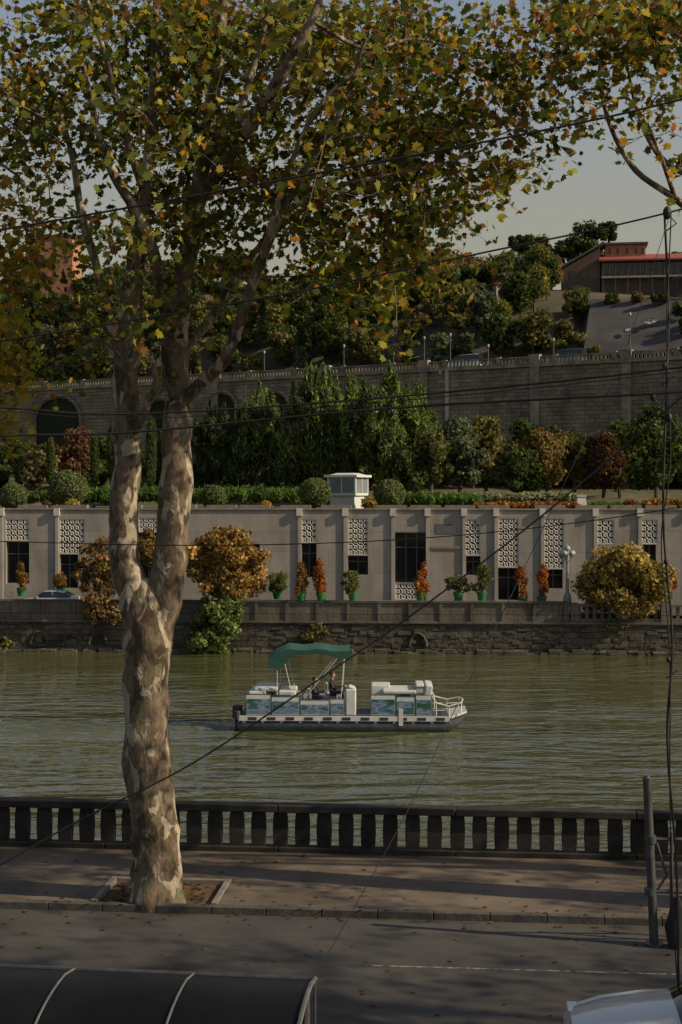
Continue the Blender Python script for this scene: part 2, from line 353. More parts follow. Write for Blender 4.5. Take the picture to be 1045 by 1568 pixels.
# fallen leaves
n=520; ly=np.where(RNG.random(n)<.5,RNG.normal(-3.9,.4,n),RNG.uniform(-9,.0,n)); lxx=RNG.uniform(-9,9,n)
near=RNG.random(n)<.45; lxx=np.where(near,xt+RNG.normal(0,.55,n),lxx); ly=np.where(near,RNG.uniform(-3.7,-2.2,n),ly)
lz=np.where(ly>-3.78,.132,np.where(ly>-3.95,.147,.014)); 
inpit=(lxx>px0)&(lxx<px1)&(ly<py1)&(ly>-3.78); lz=np.where(inpit,.064,lz)
o=leaves('fallen_leaves',np.stack([lxx,ly,lz],1),np.array([0,0,1.])+RNG.normal(size=(n,3))*.12,RNG.uniform(.05,.11,n),pal(n,[(.15,.085,.035),(.09,.055,.03),(.2,.14,.05)],[2,3,1]),T_PLANE,None,LEAF); ST.place(o)
# ================================================================= FAR BANK
FSTONE=brickmat('embankment_rubble',(.15,.125,.095),(.08,.07,.05),(.04,.036,.03),.9,.38,.03,.08,dist=.35,stain=.7)
PSTONE=brickmat('parapet_stone',(.17,.15,.12),(.13,.112,.09),(.06,.055,.045),1.9,.9,.025,.03,stain=.55,sstr=(1,1,.3))
def fz(py,y=0): return CH+(HY-py)/F*(FB.D0+y)
e=empty('far_embankment_wall',frame=FB); m=MB()
m.bx(-300,300,0,2,-6,fz(951))
m.build('rubble_wall',[FSTONE],e)
m=MB(); bal0=FB.lx(872)
zt=fz(920); zl=fz(951)
m.bx(-300,bal0,.05,.5,zl+.003,zt-.12); m.bx(-300,bal0,-.06,.58,zt-.12,zt)
m.bx(-300,300,-.15,.6,zl-.14,zl+.001)
x=-120.
while x<bal0-.3: m.bx(x,x+.22,-.03,.1,zl+.01,zt-.123); x+=2.15
m.bx(bal0+.003,120,.1,.5,zl+.003,zl+.25); m.bx(bal0+.003,120,.05,.55,zt-.35,zt-.18)
x=bal0+.2
while x<120: m.box((x,.3,(zl+zt)/2-.03),(.22,.22,zt-zl-.42)); x+=.52
x=bal0+.1
while x<120: m.bx(x,x+.55,.0,.6,zl+.01,zt-.1); x+=6.2
m.build('parapet',[PSTONE],e)
m=MB()
for i in range(300):
    x=random.uniform(-45,45); r=random.uniform(.15,.5); m.box((x,-.05-random.random()*.3,WZ+random.uniform(-.1,.12)),(r*2,.6,r),0,Matrix.Rotation(random.uniform(-.2,.2),3,'X'))
for i in range(420):
    x=random.uniform(-45,45); z=random.uniform(WZ+.1,zl-.25); m.box((x,-.0,z),(random.uniform(.3,.9),random.uniform(.04,.13),random.uniform(.12,.3)),0)
m.build('waterline_stones',[M('wet_stone',(.1,.085,.06),(.04,.036,.026),1.2,.8)],e,bevel=.04)
m=MB()
for px in (60,110,150,470,640):
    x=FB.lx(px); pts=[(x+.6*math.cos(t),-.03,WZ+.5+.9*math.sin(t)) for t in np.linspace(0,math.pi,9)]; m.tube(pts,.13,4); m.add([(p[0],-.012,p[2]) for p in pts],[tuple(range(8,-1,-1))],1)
m.build('drain_arches',[FSTONE,CORE],e)  # openings are flat dark fills, their inner shade painted as colour
m=MB(); m.bx(-300,300,.6,7.95,-6,-.95); m.build('embankment_road',[ASPH],frame=FB)
# ---- long low building
FY=8.0
def bx_(px): return FB.lx(px,FY)
def bz_(py): return CH+(HY-py)/F*(FB.D0+FY)
WALL=brickmat('facade_panel',(.38,.345,.295),(.34,.305,.26),(.22,.2,.17),2.2,1.55,.012,.01,.85,stain=.35,sstr=(1,1,.35))
PIL=M('pilaster_stone',(.42,.38,.325),(.36,.325,.28),1.5,.8,stain=(1,.25,(1,1,.3)))
WHITE=M('white_concrete',(.6,.56,.49),(.46,.43,.38),2,.7)
GLASS=M('dark_window_glass',(.008,.009,.01),(.02,.02,.022),1,.06,spec=.6)
FRAME=M('window_frame',(.06,.055,.05),(.09,.08,.075),3,.5)
LATB=M('lattice_backing',(.13,.13,.14),(.1,.1,.105),1)
ops=[(8,45,795,829,'L'),(10,45,830,895,'W'),(91,130,795,849,'L'),(92,120,850,902,'W'),(212,243,793,815,'L'),(212,243,816,900,'W'),(380,398,833,902,'W'),
(462,485,795,831,'L'),(462,485,832,884,'W'),(533,564,793,850,'L'),(533,564,851,880,'W'),(605,655,815,892,'W'),(605,640,893,918,'L'),
(712,736,795,850,'L'),(714,736,851,880,'W'),(763,795,793,868,'L'),(763,795,869,918,'W'),(833,864,793,870,'L'),(833,862,871,900,'W'),(914,941,795,832,'L'),(982,1008,795,832,'L'),(985,1005,833,890,'W')]
rnd=random.Random(3)
x=1070
while x<3000:
    w_=rnd.choice([24,32,38]); h=rnd.choice([832,850,868]); ops.append((x,x+w_,795,h,'L')); ops.append((x,x+w_-2,h+1,h+35,'W')); x+=w_+rnd.choice([40,48,66])
x=-60
while x>-2000:
    w_=rnd.choice([24,32,38]); h=rnd.choice([832,850,868]); ops.append((x,x+w_,795,h,'L')); ops.append((x,x+w_-2,h+1,h+35,'W')); x-=w_+rnd.choice([60,48,90])
e=empty('long_low_building',frame=FB)
zt=bz_(781); zb=-.95
xs=sorted(set([bx_(-2200),bx_(3100)]+[bx_(o[0]) for o in ops]+[bx_(o[1]) for o in ops]))
m=MB()
for a,b in zip(xs[:-1],xs[1:]):
    mid=(a+b)/2; seg=sorted([(bz_(o[3]),bz_(o[2])) for o in ops if bx_(o[0])<mid<bx_(o[1])])
    z=zb
    for s0,s1 in seg:
        if s0-z>.02: m.bx(a,b,FY,FY+.45,z,s0)
        z=max(z,s1)
    m.bx(a,b,FY,FY+.45,z,zt)
m.build('facade_wall',[WALL],e)
mg=MB(); mf=MB(); ml=MB(); mlb=MB()
for o in ops:
    a,b,z1,z0=bx_(o[0]),bx_(o[1]),bz_(o[2]),bz_(o[3])
    if o[4]=='W':
        mg.bx(a+.002,b-.002,FY+.3,FY+.34,z0+.002,z1-.002)
        for xx in np.linspace(a,b,3 if b-a<2 else 4): mf.bx(xx-.04,xx+.04,FY+.22,FY+.298,z0,z1)
        for zz in (z0,z0+(z1-z0)*.7,z1): mf.bx(a+.05,b-.05,FY+.24,FY+.29,zz-.04,zz+.04)
    else:
        mlb.bx(a+.002,b-.002,FY+.22,FY+.26,z0+.002,z1-.002)
        k=.42; nx=max(2,round((b-a)/k)); nz_=max(2,round((z1-z0)/k)); kx=(b-a)/nx; kz=(z1-z0)/nz_
        for i in range(nx):
            for j in range(nz_):
                cx,cz=a+kx*(i+.5),z0+kz*(j+.5)
                for s in(1,-1):
                    ml.cyl((cx-kx/2,FY+.1+.01*s,cz-s*kz/2),(cx+kx/2,FY+.1+.01*s,cz+s*kz/2),.04,n=4)
                R=kx*.3; pts=[(cx+R*math.cos(t),FY+.07,cz+R*math.sin(t)) for t in np.linspace(0,2*math.pi,9)]
                ml.tube(pts,.035,4,0,False)
        for q in((a,a+.07,z0,z1),(b-.07,b,z0,z1)): ml.bx(q[0],q[1],FY+.02,FY+.16,q[2],q[3])
        ml.bx(a+.075,b-.075,FY+.02,FY+.16,z0,z0+.07); ml.bx(a+.075,b-.075,FY+.02,FY+.16,z1-.07,z1)
mg.build('windows',[GLASS],e); mf.build('window_frames',[FRAME],e); ml.build('lattice_screens',[WHITE],e); mlb.build('lattice_backing',[LATB],e)
m=MB()
for px in (3,88,459,529,602,711,760,831,912,980,205,655,1060,1120,1200,1290,-60,-120,-200):
    x=bx_(px); m.bx(x-.12,x+.12,FY-.12,FY-.003,zb,zt-.45,0); m.bx(x-.22,x+.22,FY-.26,FY-.003,zt-.448,zt+.14,1)
m.build('pilasters',[PIL,WHITE],e)
m=MB(); m.bx(bx_(-2200),bx_(3100),FY-.1,FY+.7,zt+.003,zt+.12); 
x=-100
while x<110:
    m.bx(x,x+2.3,FY+1,FY+1.6,zt-.1,zt+.36); x+=random.choice([3.1,2.6,4.2])
m.bx(bx_(668),bx_(700),FY-.03,FY-.003,bz_(817),bz_(802),1) 
m.bx(bx_(655),bx_(712),FY-.08,FY-.003,bz_(840),bz_(836),0)
m.build('roof_parapet',[M('roof_stone',(.26,.225,.18),(.16,.135,.105),2),LATB],e)
m=MB(); 
zT=zt-.02
L_=[(FY+.45,zT),(FY+24,zT),(FY+50,zT+2.5),(FY+170,zT+5)]
m.add([(x,y,z) for y,z in L_ for x in(-320,320)],[(2*i,2*i+1,2*i+3,2*i+2) for i in range(3)])
m.add([(x,FY+.46,z) for z in(zT,-1) for x in(-320,320)],[(0,1,3,2)])
m.build('terrace_ground',[M('terrace_lawn',(.05,.06,.02),(.12,.1,.055),.4)],frame=FB)
# ================================================================= UPPER WALL + HILL
zR=23.4
USTONE=brickmat('retaining_stone',(.36,.295,.205),(.23,.19,.13),(.12,.1,.075),1.2,.5,.03,.05,dist=.12,stain=.55,sstr=(.5,.5,.25))
UTRIM=M('retaining_trim',(.38,.315,.23),(.26,.215,.16),1,.9,stain=(.6,.4))
e=empty('upper_retaining_wall',frame=UW)
m=MB(); m.bx(-260,110,0,1,0,zR-.4); m.build('wall',[USTONE],e)
m=MB(); m.bx(-260,110,-.3,1,zR-.398,zR-.1)
m.bx(-260,110,-.1,.25,zR-.098,zR+.1); m.bx(-260,110,-.12,.27,zR+.75,zR+.88)
x=-150.
while x<70: m.bx(x,x+.24,0,.2,zR+.102,zR+.748); x+=.5
x=-150.
while x<70: m.bx(x,x+.6,-.15,.3,zR+.1,zR+1.0); x+=7.5
for px in(650,820,960,500,330,180):
    x=UW.lx(px); m.bx(x-.55,x+.55,-.35,-.003,0,zR-.4); m.bx(x-.7,x+.7,-.45,.4,zR-.45,zR+1.1)
m.build('parapet_and_pilasters',[UTRIM],e)
m=MB()
x=UW.lx(686); m.bx(x-.2,x+.2,-.35,-.003,4,zR-.4)
m.build('downpipe',[M('pale_render',(.5,.45,.36),(.4,.35,.28),2)],e)
m=MB(); mi=MB()
for px,wd,zc in((340,2.6,19.5),(90,4.5,18.5),(250,2.6,19),(420,2.6,19.3)):
    x=UW.lx(px); pts=[(x-wd,-.25,8)]+[(x+wd*math.cos(t),-.25,zc+wd*.8*math.sin(t)) for t in np.linspace(math.pi,0,13)]+[(x+wd,-.25,8)]
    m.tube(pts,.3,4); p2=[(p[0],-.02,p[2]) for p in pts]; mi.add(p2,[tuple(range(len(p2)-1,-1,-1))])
m.build('arch_rings',[USTONE],e); mi.build('painted_arch_shade',[CORE],e)  # no recess cut: flat dark sheets paint the shade within the arches
# hill
def hz(x,d):
    if d<13: return zR-.1
    t=d-13; s=1-math.exp(-t/24.)
    top=20.5+ (6 if x<-55 else 0)-3*min(1,max(0,(x-5)/30)) 
    return zR-.1+top*s+1.5*noise.noise(Vector((x*.03,d*.03,0)))*min(1,t/10)
m=MB(); XS=np.arange(-260,112,6.); DS=[1.0,6,13,13.5,18,24,30,38,46,56,68,84,110,150,220,400]
m.v=[(x,d,hz(x,d)) for x in XS for d in DS]; nd=len(DS)
for i in range(len(XS)-1):
    for j in range(nd-1): m.f.append((i*nd+j,(i+1)*nd+j,(i+1)*nd+j+1,i*nd+j+1)); m.m.append(1 if j<2 else 0)
m.build('hill',[M('hill_earth',(.045,.045,.02),(.1,.085,.05),.15,1),ASPH],frame=UW,smooth=True)
# tree prototypes
def tree_proto(nm,h,r,cols,w,n,kind='round',size=.5):
    blobs=[]
    rr=random.Random(sum(map(ord,nm)))
    if kind=='round':
        for i in range(11):
            a=rr.uniform(0,6.28); q=rr.uniform(0,.6)*r; z=rr.uniform(.35,.88)*h; s=r*rr.uniform(.3,.52)
            blobs.append((q*math.cos(a),q*math.sin(a),z,s,s,s*.85))
    elif kind=='cone':
        for i in range(7):
            t=i/6; s=r*(1-.8*t); blobs.append((0,0,h*(.15+.78*t),s,s,h*.12))
    P,d,idx=blobcloud(blobs,n,.6,.6)
    C=pal(n,cols,w,.3)*(1+.25*RNG.uniform(-1,1,len(blobs)))[idx][:,None]
    o=leaves(nm+'_foliage',P,d+RNG.normal(size=(n,3))*.7,size*RNG.uniform(.6,1.4,n),C,T_TUFT,None,NEEDLE)
    mesh=o.data; bpy.data.objects.remove(o)
    mb=MB(); 
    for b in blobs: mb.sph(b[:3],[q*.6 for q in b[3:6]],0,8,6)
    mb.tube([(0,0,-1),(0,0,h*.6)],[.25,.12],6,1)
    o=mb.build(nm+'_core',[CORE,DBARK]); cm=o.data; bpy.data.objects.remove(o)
    return mesh,cm
DG=[(.035,.052,.018),(.055,.078,.024),(.085,.105,.034)]; OL=[(.09,.095,.034),(.14,.135,.045),(.19,.155,.055)]; RU=[(.16,.1,.045),(.2,.13,.05),(.1,.075,.035)]; YG=[(.13,.14,.04),(.21,.19,.05),(.1,.11,.035)]
GG=[(.09,.11,.07),(.13,.145,.09),(.07,.085,.05)]
protos=[tree_proto('ta',8,3.6,DG,[1,1,1],2600),tree_proto('tb',9,3.2,DG,[1,1,2],2600),tree_proto('tc',7,3.2,OL,[1,1,1],2200),tree_proto('td',6.5,3,RU,[1,1,1],1800),
 tree_proto('te',7.5,3.4,YG,[1,1,1],2400),tree_proto('tf',6,2.6,GG,[1,1,1],2200),tree_proto('tg',10,1.7,DG,[2,1,0],1800,'cone',.45)]
def inst(parent,pr,loc,s=1,rz=0,sz=1):
    for k,me in enumerate(protos[pr]):
        o=bpy.data.objects.new('foliage' if k==0 else 'core',me); COL.objects.link(o); o.parent=parent; o.location=loc; o.rotation_euler=(0,0,rz); o.scale=(s,s,s*sz)
hill=empty('hillside_trees',frame=UW); rr=random.Random(11)
cnt=0
for gx in np.arange(-150,75,4.6):
    for gd in np.arange(15,72,5.2):
        x=gx+rr.uniform(-2,2); d=gd+rr.uniform(-2,2)
        X,Y=UW.X(x,d),UW.Y(x,d); px=CX+F*X/Y
        if px<-200 or px>1250: continue
        z=hz(x,d)
        if 850<px<1060 and d>30: continue   # house plot
        if 880<px<1100 and d<24: continue
        pr=rr.choices([0,1,2,3,4,5,6],[5,5,3,.9,2,1.5,.9] if px<640 else [2.5,2.5,4,1.8,4,3,.4])[0]
        s=rr.uniform(.6,1.1)*(.6 if 850<px<1080 and d<33 else 1)
        inst(hill,pr,(x,d,z-.5),s,rr.uniform(0,6),rr.uniform(.8,1.15)); cnt+=1
print('hill trees',cnt)
# ================================================================= LOWER TREE BELT (between terrace and upper wall)
def tz(D): return max(6.1,6.1+max(0,(D-131))*.09)
belt=empty('distant_tree_belt'); rr=random.Random(5)
for px in np.arange(-150,1200,26):
    for D in (150,160,172):
        if px>600 and D>150: D=min(D,150+ (1045-px)*.02)
        p=px+rr.uniform(-12,12); pos=W(p,700,D+rr.uniform(-3,3)); pos.z=tz(D)-.5
        pr=rr.choices([0,1,2,3,4,5],[5,5,1.5,1.2 if px<300 or px>800 else .3,.6,.8])[0]
        s=rr.uniform(.6,.9)*(.75 if px<330 else 1)
        inst(belt,pr,pos,s,rr.uniform(0,6),rr.uniform(.8,1.1))
PINEC=[(.17,.23,.055),(.11,.15,.037),(.05,.075,.023),(.24,.3,.085)]
def pine(px,base,topy,halfw,D,seed,cols=PINEC,n=9000):
    rr=random.Random(seed); R=halfw/F*D; zb=CH+(HY-base)/F*D; zt=CH+(HY-topy)/F*D; H=zt-zb
    loc=W(px,base,D); blobs=[]
    for i in range(100):
        t=rr.random()**.75*.86; a=rr.uniform(0,6.28); prof=math.sin(min(1,(1-t)*1.1+.18)*math.pi*.5)
        q=R*prof*rr.uniform(.5,1.0); s=R*.15*rr.uniform(.7,1.3)
        blobs.append((q*math.cos(a),q*math.sin(a)*.8,H*(.08+.78*t),s,s,s*rr.uniform(1.1,1.9)))
    # pointed leaders along the crown top
    for i in range(11):
        a=rr.uniform(0,6.28); q=R*rr.uniform(.0,.75); h0=H*(.8-.3*(q/R)**2)*rr.uniform(.92,1.04)
        for j in range(4): blobs.append((q*math.cos(a),q*math.sin(a)*.8,h0+H*.05*j,R*(.15-.034*j),R*(.15-.034*j),H*.055))
    blobs.append((0,0,H*.42,R*.62,R*.6,H*.34))
    return bush('pine_tree',blobs,n,.34,cols,(2,2,2,1),.45,.45,T_NEED,[([(0,0,-1),(0,0,H*.7)],[.3,.1])],upright=.9,loc=loc,colblob=.38)
DP=[(.05,.075,.025),(.035,.055,.018),(.065,.09,.03),(.08,.1,.03)]
pine(485,752,552,60,136,1,n=14000); pine(590,755,556,70,133,2,n=18000); pine(540,752,572,55,140,3,n=11000); pine(395,752,585,52,140,4,n=12000); pine(332,752,612,45,139,5,DP); pine(640,752,580,40,138,6,n=9000)
pine(265,750,650,45,141,9,DP,8000)
def tree(name,px,base,top,hw,D,cols,w,n,seed,size=.34,fill=.5,lump=.7,core=.55):
    rr=random.Random(seed); R=hw/F*D; H=(base-top)/F*D; blobs=[]
    for i in range(26):
        a=rr.uniform(0,6.28); q=R*rr.uniform(.1,.82); z=rr.uniform(.18,.92); pr=math.sin(math.pi*min(1,z*.85+.12)); s=R*rr.uniform(.18,.36)
        blobs.append((q*pr*math.cos(a),q*pr*math.sin(a),H*z-(.3*s if z>.7 else 0),s,s,s))
    tr=[([(0,0,-.5),(rr.uniform(-.3,.3),0,H*.5)],[.22,.12])]+[([(0,0,H*.3),(R*.5*math.cos(a),R*.5*math.sin(a),H*.75)],[.09,.03]) for a in (0.5,2.2,3.6,5.1)]
    return bush(name,blobs,n,size,cols,w,fill,lump,T_TUFT,tr,loc=W(px,base,D),core=core)
tree('olive_tree',705,752,640,50,132,GG,(1,1,1),6200,21); tree('autumn_tree',745,750,635,45,135,OL,(1,2,2),6200,22)
tree('olive_tree',660,752,655,38,130,OL,(2,1,0),5200,23); tree('autumn_tree',838,752,655,52,134,RU+[(.17,.15,.05)],(2,2,1,3),6600,24,core=.4)
tree('autumn_tree',925,755,655,50,131,[(.12,.05,.03),(.09,.05,.03),(.08,.07,.035)],(1,1,1),6200,25,core=.45)
tree('cedar_tree',1005,760,615,60,126,DG+[(.1,.12,.04)],(1,1,1,1),8500,26); tree('cedar_tree',950,757,640,40,138,DG,(1,1,1),5200,27)
tree('autumn_tree',880,750,640,35,140,OL,(1,1,1),4200,28); tree('autumn_tree',120,748,655,45,150,[(.16,.08,.05),(.12,.065,.045),(.09,.075,.04)],(2,1,1),5200,29,core=.35)
tree('dark_shrub',800,757,690,40,128,DG,(1,1,1),5200,30); tree('dark_shrub',620,757,690,40,129,DG,(1,1,1),5200,31)
tree('autumn_tree',55,748,690,38,142,[(.15,.13,.08),(.2,.15,.06),(.09,.09,.04)],(1,1,1),3500,32,core=.3)
for px,top,bs,hw,D in((78,672,745,7,140),(145,668,742,7,142),(172,655,742,9,139),(30,690,748,8,141),(232,640,748,9,138)):
    H=(bs-top)/F*D; R=hw/F*D
    bush('cypress_tree',[(0,0,H*t,R*math.sin(math.pi*(.12+.8*(1-t)))**.6,R*math.sin(math.pi*(.12+.8*(1-t)))**.6,H*.14) for t in np.linspace(.12,.9,8)],2200,.25,DG+[(.09,.11,.035)],(1,1,1,1),.7,.25,T_NEED,upright=1,loc=W(px,bs,D))
# ---- terrace plants
def ballbush(px,py,r,D,cols=[(.07,.09,.035),(.1,.125,.05),(.14,.16,.065)]):
    R=r/F*D; bush('clipped_round_bush',[(0,0,0,R,R,R*.93)],4200,.15,cols,(1,1,1),.86,.12,T_OVAL,loc=W(px,py,D),core=.8,trunk=[([(0,0,-R*1.15),(0,0,0)],[.12,.1])])
for a in((482,755,25,111),(597,756,24,111),(327,761,20,112),(105,748,30,118),(20,760,22,112)): ballbush(*a)
HEDG=[(.08,.14,.03),(.12,.19,.045),(.05,.09,.02)]
def hedge(name,x0,x1,top,bot,D,cols,w,n,size=.3,dp=1.2,up=.8,tmpl=T_NEED,lump=.4):
    R=(bot-top)/2/F*D; L=(x1-x0)/F*D; k=max(2,int(L/(R*1.1))); rr=random.Random(x0)
    bl=[(L*(i+.5)/k-L/2,rr.uniform(-.3,.3),rr.uniform(-.15,.15)*R,R*.95,dp,R*rr.uniform(.8,1.15)) for i in range(k)]
    bush(name,bl,n,size,cols,w,.6,lump,tmpl,upright=up,loc=W((x0+x1)/2,(top+bot)/2,D),core=.8)
hedge('hedge',130,460,746,770,124,HEDG,(2,2,1),11000,.38); hedge('hedge',-60,130,752,772,126,DG,(1,1,1),4000,.35)
hedge('hedge',618,735,755,776,118,HEDG,(1,1,2),6000,.33); 
hedge('clipped_shrubs',640,890,753,769,121,[(.22,.24,.14),(.17,.19,.1),(.28,.29,.18)],(1,1,1),11000,.18,1.5,0,T_OVAL,.3)
hedge('flower_bed',728,890,768,780,112,[(.36,.12,.035),(.25,.08,.03),(.14,.12,.04),(.4,.2,.05)],(2,1,1,1),5200,.16,.8,0,T_OVAL)
hedge('hedge',890,1100,768,782,118,HEDG,(1,1,1),4500,.25); hedge('flower_bed',985,1045,763,779,112,[(.4,.2,.05),(.28,.12,.03),(.14,.12,.04)],(2,1,1),1800,.18,.7,0,T_OVAL)
for px,py,r,c in((112,774,11,(.38,.27,.07)),(407,775,10,(.33,.21,.05)),(565,771,13,(.38,.27,.06)),(72,772,7,(.16,.1,.04)),(965,772,9,(.25,.1,.04))):
    D=110; R=r/F*D; bush('autumn_shrub',[(0,0,0,R,R,R*.8)],700,.15,[c,tuple(q*.6 for q in c)],(1,1),.5,.4,T_OVAL,loc=W(px,py,D))
# kiosk
e=empty('white_kiosk',W(533,779,114),-math.radians(25)); m=MB(); wk=2.5;hk=2.7
m.box((0,0,.6),(wk*.86,wk*.86,1.2),0); m.bx(-wk/2,wk/2,-wk/2,wk/2,1.05,1.25)
for a in(-1,1):
    for b in(-1,1): m.box((a*(wk/2-.08),b*(wk/2-.08),1.88),(.16,.16,1.26))
m.bx(-.05,.05,-wk/2,-wk/2+.1,1.25,2.5); m.bx(wk/2-.1,wk/2,-.05,.05,1.25,2.5)
m.box((0,0,2.6),(wk+.4,wk+.4,.2)); m.box((0,0,2.78),(wk-.3,wk-.3,.15),0,None,.6)
m.build('cabin',[M('white_paint',(.6,.62,.58),(.48,.5,.46),2,.5)],e,bevel=.02)
m=MB(); m.bx(-wk/2+.06,wk/2-.06,-wk/2+.06,wk/2-.06,1.26,2.49); m.build('glazing',[M('kiosk_glass',(.2,.23,.24),(.15,.18,.19),1,.1)],e)
m=MB(); pt=W(890,779,112); m.box((0,0,.4),(.9,.9,1.1),0,None,.7); m.box((0,0,1.0),(.75,.75,.12)); m.build('stone_pedestal',[WHITE],loc=pt)
# ---- pots on parapet
POT=M('green_plastic_pot',(.02,.17,.055),(.015,.13,.04),3,.4)
ztp=fz(920)
def potted(px,top,kind,base=922,D=99.6):
    zb=CH+(HY-base)/F*D; zt=CH+(HY-top)/F*D; loc=W(px,base,D); loc.z=ztp if base<926 else zb
    H=zt-zb; e=empty('potted_shrub',loc); m=MB()
    m.tube([(0,0,0),(0,0,.5)],[.26,.34],12,0); m.tube([(0,0,.46),(0,0,.56)],[.37,.37],12,0); m.cyl((0,0,.57),(0,0,.575),.33,n=12,mat=1)
    rs=random.Random(px)
    for q in range(7): m.tube([(0,0,.4),(rs.uniform(-.2,.2),rs.uniform(-.2,.2),H*.45),(rs.uniform(-.4,.4),rs.uniform(-.3,.3),H*rs.uniform(.7,1))],[.03,.02,.008],5,1)
    m.build('pot',[POT,DBARK],e,smooth=True)
    n=1700; 
    if kind in 'rb':
        bl=[]; tilt=rs.uniform(-.12,.12)
        for q in range(17):
            t=rs.random(); rr_=.5*math.sin(math.pi*min(1,t*.8+.18)); a=rs.uniform(0,6.28); s=rs.uniform(.14,.28)
            bl.append((rr_*math.cos(a)*rs.uniform(.2,1)+tilt*t*2,rr_*math.sin(a)*.8,.6+t*(H-.75),s,s,s*1.7))
        cols=[(.42,.12,.03),(.32,.09,.025),(.46,.2,.05),(.18,.09,.03),(.12,.1,.03)] if kind=='r' else [(.2,.1,.04),(.13,.08,.03),(.1,.1,.03),(.3,.14,.04),(.2,.15,.05)]
        P,d,ix=blobcloud(bl,n,.2,.5); C=pal(n,cols,[2,2,1,1,1])*(1+.25*RNG.uniform(-1,1,17))[ix][:,None]
    else:
        bl=[]
        for q in range(20):
            a=rs.uniform(0,6.28); r_=rs.uniform(.1,.72); z=rs.uniform(.7,H-.2); s=rs.uniform(.2,.36); bl.append((r_*math.cos(a),r_*math.sin(a)*.8,z,s,s,s))
        P,d,ix=blobcloud(bl,n+500,.2,.5); C=pal(n+500,[(.08,.1,.04),(.13,.15,.055),(.2,.17,.06)],[2,2,1])
    leaves('foliage',P,RNG.normal(size=(len(P),3)),.16*RNG.uniform(.6,1.3,len(P)),C,T_TUFT,e,NEEDLE)
for a in((462,865,'b'),(492,860,'r'),(541,876,'g'),(645,864,'r'),(702,882,'g'),(738,868,'g'),(801,868,'r',926),(830,864,'r',926),(425,878,'g',919,101),(1023,868,'r',930),(33,866,'b',915,104),(95,882,'b',915,104)): potted(*a)
# ---- big ochre bushes on embankment
ORC=[(.34,.21,.07),(.26,.165,.055),(.42,.28,.095),(.15,.12,.045),(.32,.14,.045),(.12,.12,.045)]
def bigbush(name,px,py,rx,ry,D,cols,w,n,seed,extra=(),nb=46,size=.24):
    rr=random.Random(seed); k=D/F; bl=[]
    for i in range(nb):
        a=i*2.39996; q=math.sqrt((i+.5)/nb)*.86*rr.uniform(.8,1.14); s=rr.uniform(.15,.31)*rx*k
        bl.append((rx*k*q*math.cos(a),rr.uniform(-.75,.75)*rx*k*.6,ry*k*q*math.sin(a),s,s,s*.85))
    for (ax,ay,ar) in extra: bl.append(((ax-px)*k,0,(py-ay)*k,ar*k,ar*k*.7,ar*k))
    return bush(name,bl,n,size,cols,w,.4,.75,T_TUFT,loc=W(px,py,D),core=.5,colblob=.4,trunk=[([(0,0,-ry*k*1.0),(0,0,0)],[.2,.1])])
bigbush('autumn_bush',345,864,68,56,99.8,ORC,(3,3,2,1,1,1),20000,1)
bigbush('autumn_bush',155,868,42,52,99.8,[(.26,.14,.065),(.19,.12,.05),(.13,.11,.04)],(1,1,1),5500,2,((150,930,22),(175,940,15)),nb=26)
bigbush('autumn_bush',228,842,26,26,101.5,ORC,(1,2,1,1,2,1),3500,3,nb=20)
bigbush('autumn_bush',950,888,72,58,99.3,[(.32,.23,.075),(.25,.18,.06),(.38,.28,.09),(.14,.13,.045)],(3,3,2,2),20000,4,((965,945,18),(905,925,12),(990,940,10)))
bigbush('hanging_creeper',328,955,42,42,98.9,[(.1,.135,.04),(.15,.19,.055),(.065,.09,.03),(.2,.25,.08)],(2,2,2,1),11000,5,((330,985,22),(300,988,14),(352,915,18)),nb=30)
for px,py,rx,ry in((485,968,22,14),(862,998,18,5),(925,994,12,6),(1008,990,14,8),(1000,940,16,10),(940,955,30,8),(8,985,12,10)):
    bigbush('wall_vine',px,py,rx,ry,98.8,[(.14,.13,.04),(.2,.18,.06),(.08,.08,.03)],(1,1,1),500,px,nb=14,size=.2)
# ---- ornate lamp far bank
e=empty('ornate_street_lamp',W(869,922,99.9)); m=MB(); k=99.9/F
m.tube([(0,0,-.3),(0,0,.1),(0,0,.5),(0,0,.7),(0,0,2.6),(0,0,3.0),(0,0,3.5)],[.32,.3,.24,.13,.09,.14,.06],10,0)
for i in range(5):
    a=i*2*math.pi/5+.3; R=.42; z=3.15
    m.tube([(0,0,2.9),(R*.6*math.cos(a),R*.6*math.sin(a),2.85),(R*math.cos(a),R*math.sin(a),z)],.035,6,0); m.tube([(R*math.cos(a),R*math.sin(a),z),(R*math.cos(a),R*math.sin(a),z+.1)],[.05,.12],8,0)
    m.sph((R*math.cos(a),R*math.sin(a),z+.28),.2,1); 
m.sph((0,0,3.75),.22,1); m.tube([(0,0,3.95),(0,0,4.2)],[.05,.01],6,0)
m.build('lamp',[M('lamp_paint',(.25,.27,.25),(.18,.2,.18),3,.6),M('opal_glass',(.33,.35,.3),(.25,.27,.23),2,.3)],e,smooth=True)
# ---- upper road lamp posts
for px,h in((527,2.8),(603,1.4),(650,3.2),(690,3.4),(748,1.7),(965,4.5),(848,2.0),(405,2.6)):
    x=UW.lx(px,1.5); m=MB(); m.tube([(0,0,0),(0,0,h+.8)],[.08,.05],6,0); m.sph((0,0,h+.95),(.17,.17,.24),1,8,6); m.build('road_lamp',[FRAME,M('lamp_glass',(.35,.35,.33),(.28,.28,.26),2,.3)],loc=UW.world(x,1.5,zR),smooth=True)
